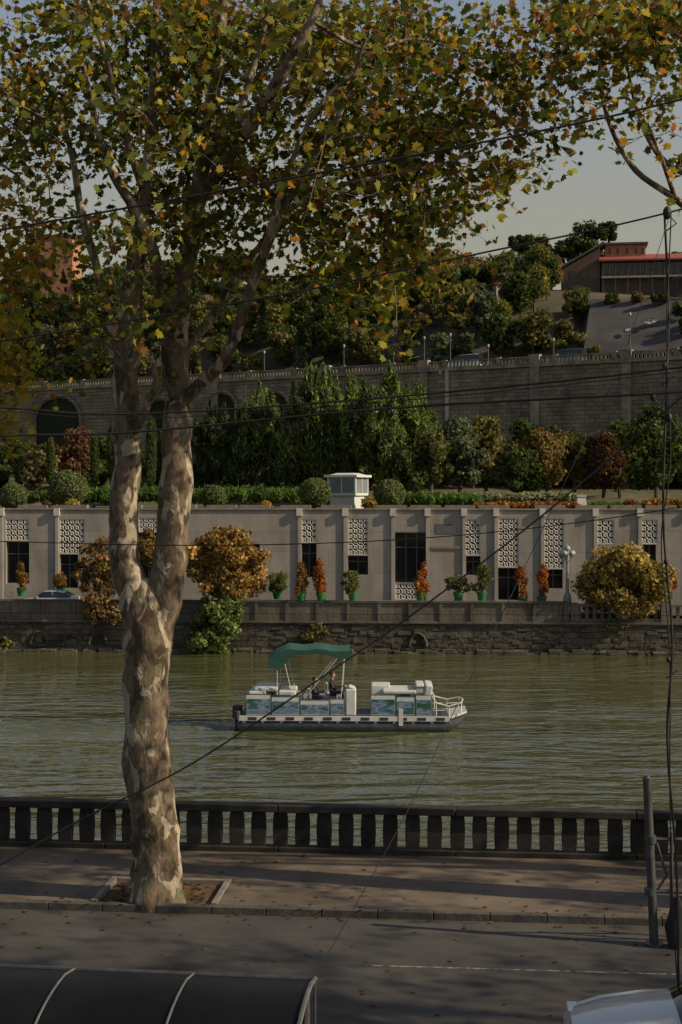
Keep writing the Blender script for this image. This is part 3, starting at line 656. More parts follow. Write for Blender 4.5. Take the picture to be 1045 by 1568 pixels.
# ================================================================= CARS
TYRE=M('tyre',(.02,.02,.02),(.03,.03,.03),5,.9); CHROME=M('wheel_alloy',(.4,.4,.42),(.3,.3,.3),5,.35,metal=.8)
LAMPG=M('headlamp',(.6,.6,.62),(.5,.5,.5),4,.15); RED=M('tail_lamp',(.3,.01,.01),(.2,.01,.01),4,.2)
CGL=M('car_glass',(.012,.015,.018),(.02,.022,.025),1,.04,spec=.8)
SED=[(0,.5,.52,.72),(.08,.66,.7,.78),(.5,.78,.82,.86),(1.0,.86,.9,.88),(1.4,.9,.96,.89),(1.75,.93,1.2,.9),(2.1,.95,1.4,.9),(2.6,.95,1.46,.9),(3.2,.95,1.44,.9),(3.6,.96,1.34,.9),(4.1,.97,1.06,.88),(4.42,.94,.98,.84),(4.5,.6,.64,.78)]
VAN=[(0,.6,.64,.85),(.1,.9,.95,.9),(.5,1.05,1.1,.95),(.9,1.1,1.25,.97),(1.5,1.15,1.85,.97),(2.1,1.15,2.0,.97),(3.2,1.15,2.05,.97),(4.4,1.15,2.05,.97),(4.8,1.15,2.0,.97),(4.9,1.1,1.7,.96),(4.95,.6,.7,.92)]
def car(name,loc,rotz,color,st=SED,sc=1):
    e=empty(name,loc,rotz,scale=sc); paint=M(name+'_paint',color,tuple(c*.93 for c in color),1,.3,coat=.8,spec=.5)
    L=st[-1][0]; m=MB(); rows=[]
    for x,zb,zt,wd in st:
        cab=zt-zb>.15; wt=wd*(.74 if cab else .85); zl=.28 if .1<x<L-.1 else .38
        rows.append([(x-L/2,y,z) for y,z in[(0,zl),(wd*.9,zl),(wd,zl+.12),(wd*1.01,(zl+zb)/2),(wd*.97,zb),(wt+.02,zt-.05),(wt*.85,zt-.005),(0,zt+.02)]])
    full=[]
    for r in rows:
        full.append(r+[(x,-y,z) for x,y,z in r[-2:0:-1]])
    k=len(full[0])
    for r in full: m.v+=r
    for i in range(len(full)-1):
        c0=st[i][2]-st[i][1]; c1=st[i+1][2]-st[i+1][1]
        for j in range(k):
            mat=0
            if j in(4,9) and (c0>.15 or c1>.15): mat=1
            if j in(5,6,7,8) and abs(st[i+1][2]-st[i][2])>.14 and max(c0,c1)>.15 and st[i][0]>.3: mat=1
            m.f.append((i*k+j,i*k+(j+1)%k,(i+1)*k+(j+1)%k,(i+1)*k+j)); m.m.append(mat)
    m.f.append(tuple(range(k))); m.m.append(0); m.f.append(tuple(range(len(full)*k-1,(len(full)-1)*k-1,-1))); m.m.append(0)
    bm_o=m.build('body',[paint,CGL],e,smooth=True,ang=40)
    bmn=bmesh.new(); bmn.from_mesh(bm_o.data); bmesh.ops.recalc_face_normals(bmn,faces=bmn.faces); bmn.to_mesh(bm_o.data); bmn.free()
    m=MB()
    for x in(.85,L-.9):
        for s in(-1,1):
            m.tube([(x-L/2,s*.68,.33),(x-L/2,s*.9,.33)],.33,20,0); m.tube([(x-L/2,s*.9,.33),(x-L/2,s*.915,.33)],[.21,.19],14,1)
    for s in(-1,1):
        m.box((.12-L/2,s*.6,.64),(.14,.34,.14),2); m.box((L/2-.06,s*.66,.8),(.12,.26,.14),3)
        m.box((1.7-L/2,s*1.0,1.0),(.14,.2,.12),4)
        for xx in(2.75,): m.box((xx-L/2,s*.8,1.2),(.08,.05,.48),4,Matrix.Rotation(s*-.5,3,'X'))
    m.build('wheels_and_trim',[TYRE,CHROME,LAMPG,RED,paint],e,bevel=.02)
    return e
p=W(74,900,103.5); p.z=-.95; car('parked_car',p,math.radians(-3),(.45,.5,.6))
p=W(1048,1500,18.3); p.z=0; p.x+=.75; car('white_car',p,math.radians(-6),(.5,.5,.5))
p=W(162,735,128); p.z=tz(128)+.0; car('parked_car',p,math.radians(180),(.06,.09,.16))
x=UW.lx(711,4); car('white_van',UW.world(x,4,zR-.1),-UW.t,(.7,.7,.7),VAN)
x=UW.lx(867,4); car('blue_van',UW.world(x,4,zR-.1),-UW.t,(.05,.13,.18),VAN)
# ================================================================= BUILDINGS ON HILL
RB=M('red_roof',(.3,.07,.05),(.22,.05,.04),1.5,.7); OCH=M('ochre_render',(.4,.19,.1),(.32,.15,.08),1)
DW=M('dark_wood',(.05,.035,.03),(.09,.06,.045),2)
e=empty('hill_house',W(985,455,225),-math.radians(8)); k=225/F
m=MB()
X=lambda px:(px-985)*k
Z=lambda py:(455-py)*k
m.bx(X(922),X(1075),0,9,-6,Z(396),0)
m.bx(X(929),X(990),2,6,Z(396)+.002,Z(371),1)
m.box((X(960),4,Z(369)),(7,5,.3),5)
for px in(936,948,962,976,986): m.bx(X(px)-.15,X(px)+.15,1.9,2.002,Z(385),Z(376),2)
m.add([(X(918),-1.3,Z(398)),(X(1080),-1.3,Z(398)),(X(1080),4,Z(383)),(X(918),4,Z(383)),(X(918),9.5,Z(396)),(X(1080),9.5,Z(396))],[(0,1,2,3),(3,2,5,4)],3)
m.add([(X(918),-1.3,Z(398)-.25),(X(1080),-1.3,Z(398)-.25),(X(1080),-1.3,Z(398)-.003),(X(918),-1.3,Z(398)-.003)],[(0,1,2,3)],3)
for i in range(16):
    a=X(926)+i*.95; m.bx(a,a+.7,-.06,-.003,Z(420),Z(402),2); m.bx(a-.12,a-.02,-.12,-.003,Z(422),Z(400),4)
m.bx(X(922),X(1075),-1.0,-.1,Z(426),Z(423),4)
for i in range(9): m.bx(X(924)+i*1.9,X(924)+i*1.9+.15,-.95,-.8,-5,Z(426),0)
m.add([(X(862),0,-6),(X(920),0,-6),(X(920),8,-6),(X(862),8,-6),(X(862),0,Z(410)),(X(920),0,Z(378)),(X(920),8,Z(378)),(X(862),8,Z(410))],[(0,1,5,4),(1,2,6,5),(2,3,7,6),(3,0,4,7)],0)
m.add([(X(855),-1,Z(412)),(X(926),-1,Z(372)),(X(926),9,Z(372)),(X(855),9,Z(412)),(X(855),-1,Z(409)),(X(926),-1,Z(369)),(X(926),9,Z(369)),(X(855),9,Z(409))],[(0,1,2,3),(7,6,5,4),(0,1,5,4)[::-1],(1,2,6,5),(3,0,4,7)],5)
for px in(875,892,905): m.bx(X(px),X(px)+.9,-.05,-.003,Z(425),Z(412),2)
m.build('house',[M('brown_brick',(.13,.085,.065),(.1,.065,.05),2),OCH,GLASS,RB,M('dull_white',(.35,.32,.28),(.28,.25,.22),2),M('grey_roof',(.12,.1,.09),(.08,.07,.06),2)],e)
def block(name,px0,px1,top,bot,D,mat,roof,rz=0,win=True):
    k=D/F; w_=(px1-px0)*k; h=(bot-top)*k; e=empty(name,W((px0+px1)/2,bot,D),rz); m=MB()
    m.bx(-w_/2,w_/2,0,w_*.7,-6,h); m.box((0,w_*.35,h+.15),(w_+.5,w_*.7+.5,.28),1)
    if win:
        nx=max(2,int(w_/2)); 
        for z in np.arange(h-2,-.1,-2.9):
            for i in range(nx):
                x=-w_/2+(i+.5)*w_/nx; m.bx(x-.35,x+.35,-.05,-.003,z,z+1.2,2)
    m.build('house',[mat,roof,GLASS],e)
block('terracotta_building',38,112,362,408,262,OCH,M('ochre_roof',(.3,.13,.08),(.22,.1,.06),1),-.1)
block('pink_house',680,722,392,420,262,M('pink_render',(.4,.25,.2),(.33,.2,.16),1),RB,.2)
block('pale_house',759,788,436,458,212,M('pale_render2',(.36,.29,.22),(.28,.22,.16),1),RB,.3)
for px,py,r in((900,358,30),(932,350,14),(820,370,24),(845,388,20),(1050,405,28),(795,368,14),(870,378,16)):
    D=252; k=D/F; R=r*k; rs=random.Random(px)
    bush('hilltop_tree',[(rs.uniform(-.75,.75)*R,rs.uniform(-.5,.5)*R,rs.uniform(-1.1,.4)*R,R*.38,R*.38,R*.32) for i in range(18)],3400,.5,DG,(1,1,1),.4,.6,loc=W(px,py,D),core=.5,trunk=[([(0,0,-R*2.2),(.2,0,0)],[.3,.15])])
# concrete slope with mural
e=empty('hill_retaining_wall',(0,0,0)); m=MB()
P=[W(893,545,183),W(1130,535,172),W(1110,462,188),W(905,458,197)]
m.add(P+[p+Vector((0,6,-2)) for p in P],[(0,1,2,3),(1,5,6,2),(3,2,6,7),(0,3,7,4)]); m.build('concrete_slope',[M('slope_concrete',(.085,.078,.075),(.055,.05,.05),.3,.9,stain=(.2,.4))],e)
nrm=(P[1]-P[0]).cross(P[3]-P[0]).normalized(); 
if nrm.y>0: nrm=-nrm
ux=(P[1]-P[0]).normalized(); uy=nrm.cross(ux).normalized(); uy=uy if uy.z>0 else -uy
def onslope(px,py):
    d=(W(px,py,100)-Vector((0,0,CH))); o=Vector((0,0,CH)); t=(P[0]-o).dot(nrm)/d.dot(nrm); return o+d*t
c=onslope(997,492)
m=MB()
def disk(cx,cy,r,mat,off,n=18): m.add([c+nrm*off+ux*(cx+r*math.cos(t))+uy*(cy+r*math.sin(t)) for t in np.linspace(0,2*math.pi,n,endpoint=False)],[tuple(range(n))],mat)
disk(0,0,.8,0,.03); disk(0,0,.26,1,.05,5)
for i in range(5): disk(.62*math.cos(i*1.257+.3),.62*math.sin(i*1.257+.3),.17,1,.05,5)
disk(-2.4,-2.2,.7,1,.03); disk(-2.4,-2.1,.4,0,.05)
m.build('football_mural',[M('mural_white',(.4,.4,.38),(.3,.3,.28)),M('black_paint',(.02,.02,.02),(.03,.03,.03))],e)
for px,py,r in((885,520,16),(905,540,12),(1042,475,14),(1060,500,20),(940,458,12),(975,455,10),(1010,455,12),(880,470,18),(1040,540,10)):
    q=onslope(px,py); R=r/F*q.y; rs=random.Random(px)
    bush('hill_shrub',[(rs.uniform(-.7,.7)*R,rs.uniform(-.5,.2)*R,rs.uniform(-.4,.5)*R,R*.5,R*.5,R*.45) for i in range(7)],1300,.4,OL if px%2 else DG,(1,1,1),.4,.5,loc=q,core=.5)
# ================================================================= BOAT
S=32.7; e=empty('pontoon_boat',W(364,1120,66.7),-math.radians(1.5)); e.location.z=WZ
WP=M('boat_white',(.6,.61,.58),(.48,.49,.47),2,.35); DKB=M('boat_dark',(.03,.03,.035),(.05,.05,.055),3,.5); ALU=M('pontoon_alu',(.12,.13,.14),(.07,.08,.085),3,.4,metal=.5)
GRN=M('canopy_green',(.025,.085,.065),(.018,.066,.05),1.5,.8)
def muralmat():
    m,nt,p=nodes_mat('boat_mural'); L=nt.links
    tc=N(nt,'ShaderNodeTexCoord'); mp=N(nt,'ShaderNodeMapping'); mp.inputs['Scale'].default_value=(.8,.01,2.2); L.new(tc.outputs['Object'],mp.inputs[0])
    n=N(nt,'ShaderNodeTexNoise'); n.inputs['Scale'].default_value=1.3; n.inputs['Detail'].default_value=4; L.new(mp.outputs[0],n.inputs[0])
    r=N(nt,'ShaderNodeValToRGB'); cr=r.color_ramp; cr.elements[0].position=.3; cr.elements[0].color=(.02,.06,.02,1); cr.elements[1].position=.75; cr.elements[1].color=(.35,.36,.34,1)
    for q,c in((.42,(.04,.1,.05)),(.48,(.05,.13,.24)),(.54,(.25,.3,.32)),(.6,(.06,.15,.26))):
        a=cr.elements.new(q); a.color=(*c,1)
    L.new(n.outputs['Fac'],r.inputs[0]); L.new(r.outputs[0],p.inputs['Base Color']); p.inputs['Roughness'].default_value=.35; return m
MUR=muralmat()
m=MB()
for y in(.35,2.15):
    m.tube([(-.05,y,.2),(.2,y,.22),(9.2,y,.22),(9.9,y,.3),(10.35,y,.5),(10.6,y,.7)],[.2,.33,.33,.3,.18,.05],12,0)
for i in range(11):
    x=.3+i*.88; m.box((x,.12,.52),(.12,.1,.3),1); 
m.build('pontoons',[ALU,WP],e,smooth=True)
m=MB(); m.bx(.1,9.9,.05,2.45,.62,.72,0); m.bx(.05,9.95,0,.049,.5,.74,1); m.bx(.05,9.95,2.451,2.5,.5,.74,1); m.bx(.12,9.3,.1,.2,.33,.5,0)
for i in range(11): m.bx(.5+i*.88,.9+i*.88,-.012,-.002,.54,.68,0)
m.add([(9.9,.05,.72),(9.9,2.45,.72),(10.75,2.1,.95),(10.75,.4,.95),(9.9,.05,.6),(9.9,2.45,.6),(10.75,2.1,.85),(10.75,.4,.85)],[(0,3,2,1),(4,5,6,7),(0,4,7,3),(3,7,6,2),(2,6,5,1)],1)
m.build('deck',[DKB,WP],e,bevel=.015)
m=MB()
def panel(x0,x1,z0,z1,y,mid=True):
    m.bx(x0,x1,y,y+.05,z0,z1,0)
    if mid: m.bx(x0+.04,x1-.04,y-.012,y-.002,z0+.05,z1-.18,1)
    m.tube([(x0,y+.02,z0),(x0,y+.02,z1+.03),(x1,y+.02,z1+.03),(x1,y+.02,z0)],.03,6,2)
for y in(.03,2.42):
    for a,b,t in((.4,1.55,1.7),(1.6,2.9,1.6),(2.95,4.3,1.45),(4.35,5.0,1.5)): panel(a,b,.78,t,y)
    panel(6.25,7.4,.78,1.7,y); panel(7.45,8.3,.78,1.62,y); panel(8.35,9.1,.78,1.7,y)
m.build('side_panels',[WP,MUR,ALU],e,bevel=.01)
m=MB()
m.box((.9,1.25,1.3),(.8,2.0,1.1)); m.box((1.3,1.25,1.93),(1.1,1.9,.2)); m.box((2.3,1.25,1.75),(.8,1.9,.24)); m.box((5.3,.5,1.35),(.5,.75,1.25)); m.box((5.35,.5,2.02),(.35,.6,.14),0,Matrix.Rotation(.4,3,'Y'))
m.box((6.7,1.7,1.5),(.9,1.2,1.1)); m.box((7.6,1.3,1.8),(1.6,1.8,.2)); m.box((8.9,1.25,1.55),(.35,1.9,1.2),0,Matrix.Rotation(.15,3,'Y')); m.box((8.55,1.25,2.08),(.4,1.6,.14))
m.box((3.55,.9,1.1),(.55,.6,.7)); m.box((3.28,.9,1.6),(.12,.55,.6)); m.box((4.35,1.5,1.2),(.55,.6,.8)); m.box((4.1,1.5,1.8),(.12,.55,.6))
m.build('seats_and_console',[WP],e,bevel=.06)
m=MB()
for y in(.12,2.38):
    m.tube([(9.1,y,1.7),(9.3,y,1.35),(9.9,y,1.2),(10.5,y+(.2 if y<1 else -.2),1.35)],.035,6); m.tube([(9.3,y,.74),(9.3,y,1.35)],.03,6); m.tube([(9.9,y,.74),(9.9,y,1.2)],.03,6); m.tube([(10.45,y,.85),(10.5,y+(.2 if y<1 else -.2),1.35)],.03,6); m.tube([(9.15,y,1.0),(10.45,y+.05,1.02)],.025,6)
m.tube([(10.5,.32,1.35),(10.6,1.25,1.38),(10.5,2.18,1.35)],.035,6)
m.bx(7.55,7.75,-.02,.0,.3,1.1); m.cyl((5.1,.5,2.0),(5.0,.5,2.12),.02); 
m.build('bow_rails',[WP],e,smooth=True)
m=MB(); m.box((-.12,1.25,.75),(.45,.5,.6),0); m.box((-.15,1.25,.15),(.2,.16,.8),0); m.tube([(-.02,.1,.55),(-.02,.1,.95)],.16,10,0); m.build('outboard_motor',[DKB],e,bevel=.08)
m=MB(); m.tube([(5.0+.1*math.sin(t)*.5,.55+.2*math.cos(t),2.0+.2*math.sin(t)) for t in np.linspace(0,2*math.pi,13)],.02,6); m.build('steering_wheel',[DKB],e,smooth=True)
# canopy
m=MB(); K=18; J=9
xsn=np.linspace(1.45,5.25,K)
def cz(x):
    t=(x-1.45)/3.8
    if t<.22: return 3.4+ (t/.22)**.8*.42
    return 3.82-.1*max(0,t-.7)/.3+.035*math.cos((t-.22)*16)
for l in (0,1):
    for x in xsn:
        for j in range(J):
            v=j/(J-1); y=.1+2.3*v; m.v.append((x,y,cz(x)+.16*math.sin(v*math.pi)-(.05 if l else 0)))
def idx(l,i,j): return l*K*J+i*J+j
for l in(0,1):
    for i in range(K-1):
        for j in range(J-1):
            f=(idx(l,i,j),idx(l,i+1,j),idx(l,i+1,j+1),idx(l,i,j+1)); m.f.append(f if l==0 else f[::-1]); m.m.append(0)
def strip(pts,drop,mat=0,lean=.02):
    o=len(m.v); m.v+=[tuple(p) for p in pts]+[(p[0]+lean,p[1],p[2]-dd) for p,dd in zip(pts,drop)]; n_=len(pts)
    for i in range(n_-1): m.f.append((o+i,o+i+1,o+n_+i+1,o+n_+i)); m.m.append(mat)
for y in(.1,2.4):
    strip([(x,y,cz(x)-.002) for x in xsn],[.22+.62*max(0,1-abs(x-1.95)/.75) +.16*max(0,(x-4.1)) for x in xsn])
strip([(1.45,.1+2.3*j/8,cz(1.45)+.16*math.sin(j/8*math.pi)) for j in range(9)],[.12]*9); strip([(5.25,.1+2.3*j/8,cz(5.25)+.16*math.sin(j/8*math.pi)) for j in range(9)],[.38]*9,lean=-.25)
m.build('bimini_canopy',[GRN],e,smooth=True,ang=60)
m=MB()
for y in(.12,2.38):
    for a,b in(((1.85,1.7),(1.85,3.4)),((2.6,1.5),(2.1,3.65)),((3.1,1.5),(4.85,3.65)),((4.85,1.5),(5.0,3.65)),): m.cyl((a[0],y,a[1]),(b[0],y,b[1]),.018,n=6)
m.build('canopy_frame',[WP],e)
# people
SKIN=M('skin',(.42,.25,.17),(.38,.22,.15),5,.6); JK1=M('dark_jacket',(.02,.02,.025),(.03,.03,.035),6,.85); JK2=M('black_jacket',(.03,.022,.025),(.04,.03,.03),6,.85); JEANS=M('jeans',(.03,.04,.07),(.04,.05,.08),8,.9); HAIR=M('dark_hair',(.02,.013,.01),(.03,.02,.015),10,.7)
def skinobj(name,verts,edges,rad,mats,parent,sub=1,root=0):
    me=bpy.data.meshes.new(name); me.from_pydata(verts,edges,[]); me.materials.append(mats)
    o=bpy.data.objects.new(name,me); COL.objects.link(o); o.parent=parent
    o.modifiers.new('skin','SKIN'); 
    if not me.skin_vertices: me.skin_vertices.new()
    for i,r in enumerate(rad): me.skin_vertices[0].data[i].radius=(r,r) if not hasattr(r,'__len__') else r
    me.skin_vertices[0].data[root].use_root=True
    s=o.modifiers.new('sub','SUBSURF'); s.levels=s.render_levels=2; o.modifiers['skin'].use_smooth_shade=True
    return o
def person(parent,loc,rz,jk,reach=.45):
    e=empty('person',loc,rz,scale=1.12); e.parent=parent
    V=[(0,0,.1),(-.02,0,.3),(-.03,0,.48),(-.01,0,.56),(0,0,.64)]; E=[(0,1),(1,2),(2,3),(3,4)]; R=[(.17,.13),(.15,.12),(.17,.11),.07,.055]
    for s in(-1,1):
        i=len(V); V+=[(-.02,s*.19,.52),(.1,s*.24,.27),(reach,s*.15,.34)]; E+=[(3,i),(i,i+1),(i+1,i+2)]; R+=[.07,.055,.04]
    skinobj('jacket',V,E,R,jk,e)
    V=[(0,0,.08)];E=[];R=[.15]
    for s in(-1,1):
        i=len(V); V+=[(.05,s*.1,.08),(.45,s*.12,.1),(.48,s*.12,-.32),(.62,s*.12,-.38)]; E+=[(0,i),(i,i+1),(i+1,i+2),(i+2,i+3)]; R+=[.095,.07,.05,.045]
    skinobj('trousers',V,E,R,JEANS,e)
    for s in(-1,1):
        h=(reach+.02,s*.15,.34); V=[h,(h[0]+.06,h[1],h[2])];E=[(0,1)];R=[.028,.035]
        for k,(dy,l) in enumerate(((-.03,.07),(-.01,.085),(.01,.08),(.03,.06))):
            i=len(V); V+=[(h[0]+.1,h[1]+dy,h[2]+.005),(h[0]+.1+l*.6,h[1]+dy,h[2]-.03)]; E+=[(1,i),(i,i+1)]; R+=[.01,.008]
        i=len(V); V+=[(h[0]+.06,h[1]-s*.05,h[2]+.01)]; E+=[(0,i)]; R+=[.011]
        skinobj('hand',V,E,R,SKIN,e)
    m=MB(); m.tube([(0,0,.58),(.01,0,.7)],[.055,.05],10,0); m.sph((.02,0,.8),(.095,.077,.12),0,16,12); m.sph((.05,0,.735),(.055,.05,.045),0); m.tube([(.108,0,.82),(.135,0,.785),(.108,0,.775)],[.008,.018,.01],6,0)
    for s in(-1,1): m.sph((.01,s*.08,.795),(.02,.012,.03),0,8,6); m.sph((.1,s*.032,.815),(.012,.014,.01),1,8,6)
    m.box((.108,0,.752),(.008,.045,.01),2); m.sph((-.005,0,.835),(.105,.087,.105),1,16,12)
    m.build('head',[SKIN,HAIR,RED],e,smooth=True)
person(e,(3.6,.6,1.45),-.3,JK1,.42); person(e,(4.4,1.1,1.62),-.2,JK2,.5)
# ================================================================= PLANE TREES
GRID="""645889999999988877655667777
524689999999987765556556766
655778999889988876555423344
776777877889999987654222223
677678777899999998533322212
567788888899999998565023212
433567888897999997663000011
322446778888988877650000001
312334567877777777320000001
323333566555666763000000000
323222454335557772000000000
322212233311126640000000000
422201222200013100000000000
531100111100000200000000000
621000220000000000000000000
610200000000000000000000000
400000000000000000000000000""".split()
def interp_limb(L): return catmull(L,5)
LC_G=[(.05,.065,.02),(.09,.11,.03),(.16,.165,.04),(.3,.26,.045),(.36,.165,.04),(.18,.09,.035),(.38,.28,.045)]
class Tree:
    def __init__(s,name,limbs):
        s.e=empty(name); s.nodes=[]; s.rad=[]; m=MB()
        for k,L in enumerate(limbs):
            pts=[]
            for (px,py,D,r) in L: p=W(px,py,D); pts.append((p.x,p.y,p.z,r))
            C=interp_limb(pts)
            big=C[0][3]>.2
            m.tube([c[:3] for c in C],[max(.01,c[3]) for c in C],26 if big else 9,0,wob=.24 if big else .14,ws=2.4)
            for c in C: 
                if c[2]>3.2: s.nodes.append(c[:3]); s.rad.append(c[3])
        m.build('trunk_and_limbs',[BARK],s.e,smooth=True,ang=60)
    def grow(s,cl,nleaf=28,lsize=.165,colw=None,spread=.36):
        m=MB(); cl=np.array(cl); base=np.array(s.nodes)
        dd=np.array([np.min(np.linalg.norm(base-c[:3],axis=1)) for c in cl]); cl=cl[np.argsort(dd)]
        rad=list(s.rad); A=np.array(s.nodes); LP=[];LC=[]
        for c in cl:
            p=c[:3]; d=np.linalg.norm(A-p,axis=1)+np.maximum(0,(A[:,2]-p[2]))*.4; i=int(np.argmin(d)); q=A[i]; L=np.linalg.norm(p-q); r0=min(.012+.009*L,rad[i]*.75+.004)
            if L<.05: continue
            mid=(p+q)/2+RNG.normal(size=3)*.07*L+np.array([0,0,.06*L]); m1=q*.6+mid*.4
            m2=p*.45+mid*.55
            m.tube([q,m1,mid,m2,p],[r0,r0*.85,r0*.7,r0*.5,.006],5,0,False)
            new=[m1,mid,m2,p]; A=np.vstack([A]+[n[None] for n in new]); rad+=[r0*.85,r0*.7,r0*.5,.008]
            nl=int(nleaf*RNG.uniform(.5,1.5))
            t=RNG.random(nl)[:,None]; a=mid[None]*(1-t)+p[None]*t; ext=np.clip(RNG.normal(size=(nl,3)),-1.9,1.9)*spread*np.array([1,1,.75]); 
            far=RNG.random(nl)[:,None]<.6; P=np.where(far,p[None]+ext,a+ext*.6); LP.append(P)
            wv=np.array(c[3:10])+.1; wv=wv*RNG.uniform(.1,1.9,7); LC.append(pal(nl,LC_G,wv,.35))
            for k in range(3):
                g=P[RNG.integers(nl)]; m.tube([p if k else mid,(np.array(p if k else mid)+g)/2+RNG.normal(size=3)*.03,g],[.006,.005,.003],4,0,False)
            if RNG.random()<.2:
                g=P[RNG.integers(nl)]; m.sph(g+np.array([0,0,-.2]),.02,0,6,4); m.tube([g,g+np.array([0,0,-.2])],.003,3,0,False)
        m.build('twigs',[TWIG],s.e,smooth=True)
        P=np.vstack(LP); C=np.vstack(LC); n=len(P)
        nn=RNG.normal(size=(n,3))*.8+np.array([0,0,.55]); up=np.tile([0,0,-1.],(n,1))*.7+RNG.normal(size=(n,3))*.7
        leaves('leaves',P,nn,lsize*RNG.uniform(.5,1.3,n),C,T_PLANE,s.e,LEAF,up,.5); print(s.e.name,'leaves',n)
def colw(px,py):
    r=min(1,max(0,(px-430)/380)); edge=min(1,max(0,(py-200)/250)); l=1 if px<90 else 0
    return [1.6-.6*r,1.8-.5*r,1.7,.6+.2*r,.05+.5*r*(.4+edge)+.15*l,.5+.4*r,.1+.3*l+.14*r]
def clusters(sel,n,D0,sd,lo,hi):
    cells=[(c,r,int(ch)) for r,row in enumerate(GRID) for c,ch in enumerate(row) if ch!='0' and sel(c*40+20,r*40+20)]
    wt=np.array([(k/9)**1.3 for _,_,k in cells]); wt/=wt.sum(); out=[]
    for i in RNG.choice(len(cells),n,p=wt):
        c,r,_=cells[i]; px=c*40+RNG.uniform(0,40); py=r*40+RNG.uniform(0,40); D=float(np.clip(RNG.normal(D0,sd),lo,hi)); p=W(px,py,D); out.append([*p,*colw(px,py)])
    return out
def ell(n,c,r,cw=(1,1.2,1,.4,.3,.5,.3),cond=None):
    out=[]
    while len(out)<n:
        d=RNG.normal(size=3); d/=np.linalg.norm(d); p=np.array(c)+d*np.array(r)*RNG.uniform(.35,1)
        if cond and not cond(p): continue
        out.append([*p,*cw])
    return out
D0=26.3
limbs=[[(241,1400,D0,.60),(241,1378,D0,.53),(241,1340,D0,.47),(240,1290,D0,.45),(230,1200,D0,.44),(224,1110,D0,.42),(225,1020,D0,.42),(228,960,D0,.44),(226,915,D0,.40),(224,885,D0,.2)],
 [(222,985,D0,.3),(208,920,D0,.32),(192,860,D0,.28),(190,780,D0,.255),(196,700,D0,.25),(194,600,D0-.2,.235),(197,520,D0-.3,.23),(203,450,D0-.4,.19),(210,380,D0-.6,.155),(222,300,D0-.8,.13),(232,200,D0-1,.1),(238,80,D0-1,.07),(240,-120,D0-1,.03)],
 [(236,990,D0,.3),(253,905,D0,.34),(262,840,D0,.3),(268,760,D0+.1,.3),(271,690,D0+.2,.275),(272,620,D0+.3,.26),(268,545,D0+.4,.25),(274,470,D0+.5,.215),(286,400,D0+.4,.185),(300,320,D0,.165),(313,230,D0-.5,.14),(330,120,D0-1,.12),(342,0,D0-1.2,.09),(350,-160,D0-1,.04)],
 [(270,540,D0+.4,.14),(250,455,D0-.3,.12),(236,390,D0-.8,.11),(212,330,D0-1.2,.1),(175,268,D0-1.6,.085),(150,200,D0-2,.06),(128,100,D0-2.4,.04)],
 [(272,620,D0+.3,.15),(305,590,D0,.12),(345,548,D0-.4,.11),(372,480,D0-.9,.1),(396,410,D0-1.4,.09),(430,330,D0-1.8,.075),(475,250,D0-2.2,.06),(525,165,D0-2.6,.045),(560,60,D0-2.8,.03)],
 [(274,540,D0+.5,.12),(318,495,D0+1.2,.1),(352,440,D0+1.8,.08),(405,370,D0+2.4,.07),(480,310,D0+3,.055),(570,260,D0+3.4,.045),(660,200,D0+3.6,.03)],
 [(302,310,D0,.13),(345,250,D0-1,.115),(388,185,D0-2,.11),(435,108,D0-2.8,.1),(478,30,D0-2.9,.07),(520,-80,D0-2.6,.04)],
 [(196,575,D0-.2,.12),(165,480,D0-.8,.09),(146,400,D0-1.2,.08),(125,330,D0-1.5,.07),(113,250,D0-1.8,.055),(90,160,D0-2,.035)],
 [(196,560,D0-.2,.07),(150,520,D0+.6,.05),(95,470,D0+1,.04),(60,415,D0+1.4,.03),(40,350,D0+1.8,.02)],
 [(196,680,D0,.1),(222,630,D0-.5,.08),(238,590,D0-.9,.06),(232,540,D0-1.2,.03)],
 [(313,230,D0-.4,.1),(360,225,D0-1.2,.085),(372,160,D0-1.8,.07),(400,60,D0-1.8,.05),(430,-60,D0-1.8,.03)],
 [(430,330,D0-1.8,.05),(500,290,D0-2,.045),(590,270,D0-2.2,.035),(680,250,D0-2.3,.025),(740,230,D0-2.3,.018)],
 [(475,30,D0-2.8,.04),(560,75,D0-2.2,.032),(640,60,D0-1.8,.025),(740,90,D0-1.4,.015)],
 [(396,410,D0-1.4,.06),(450,240,D0-2.4,.045),(500,150,D0-2.6,.035),(600,60,D0-2.6,.02)],
 [(222,300,D0-.8,.07),(190,200,D0-1.3,.06),(160,80,D0-1.4,.045),(120,-40,D0-1.4,.03)]]
t1=Tree('plane_tree',limbs)
cl=clusters(lambda px,py: px<840 and not(px<45 and py>300),620,D0+.4,1.8,22.6,31)
cl+=ell(40,(-2.5,26.3,19.5),(7,4.5,4),cond=lambda p:p[2]>17.2)
t1.grow(cl,32,.168)
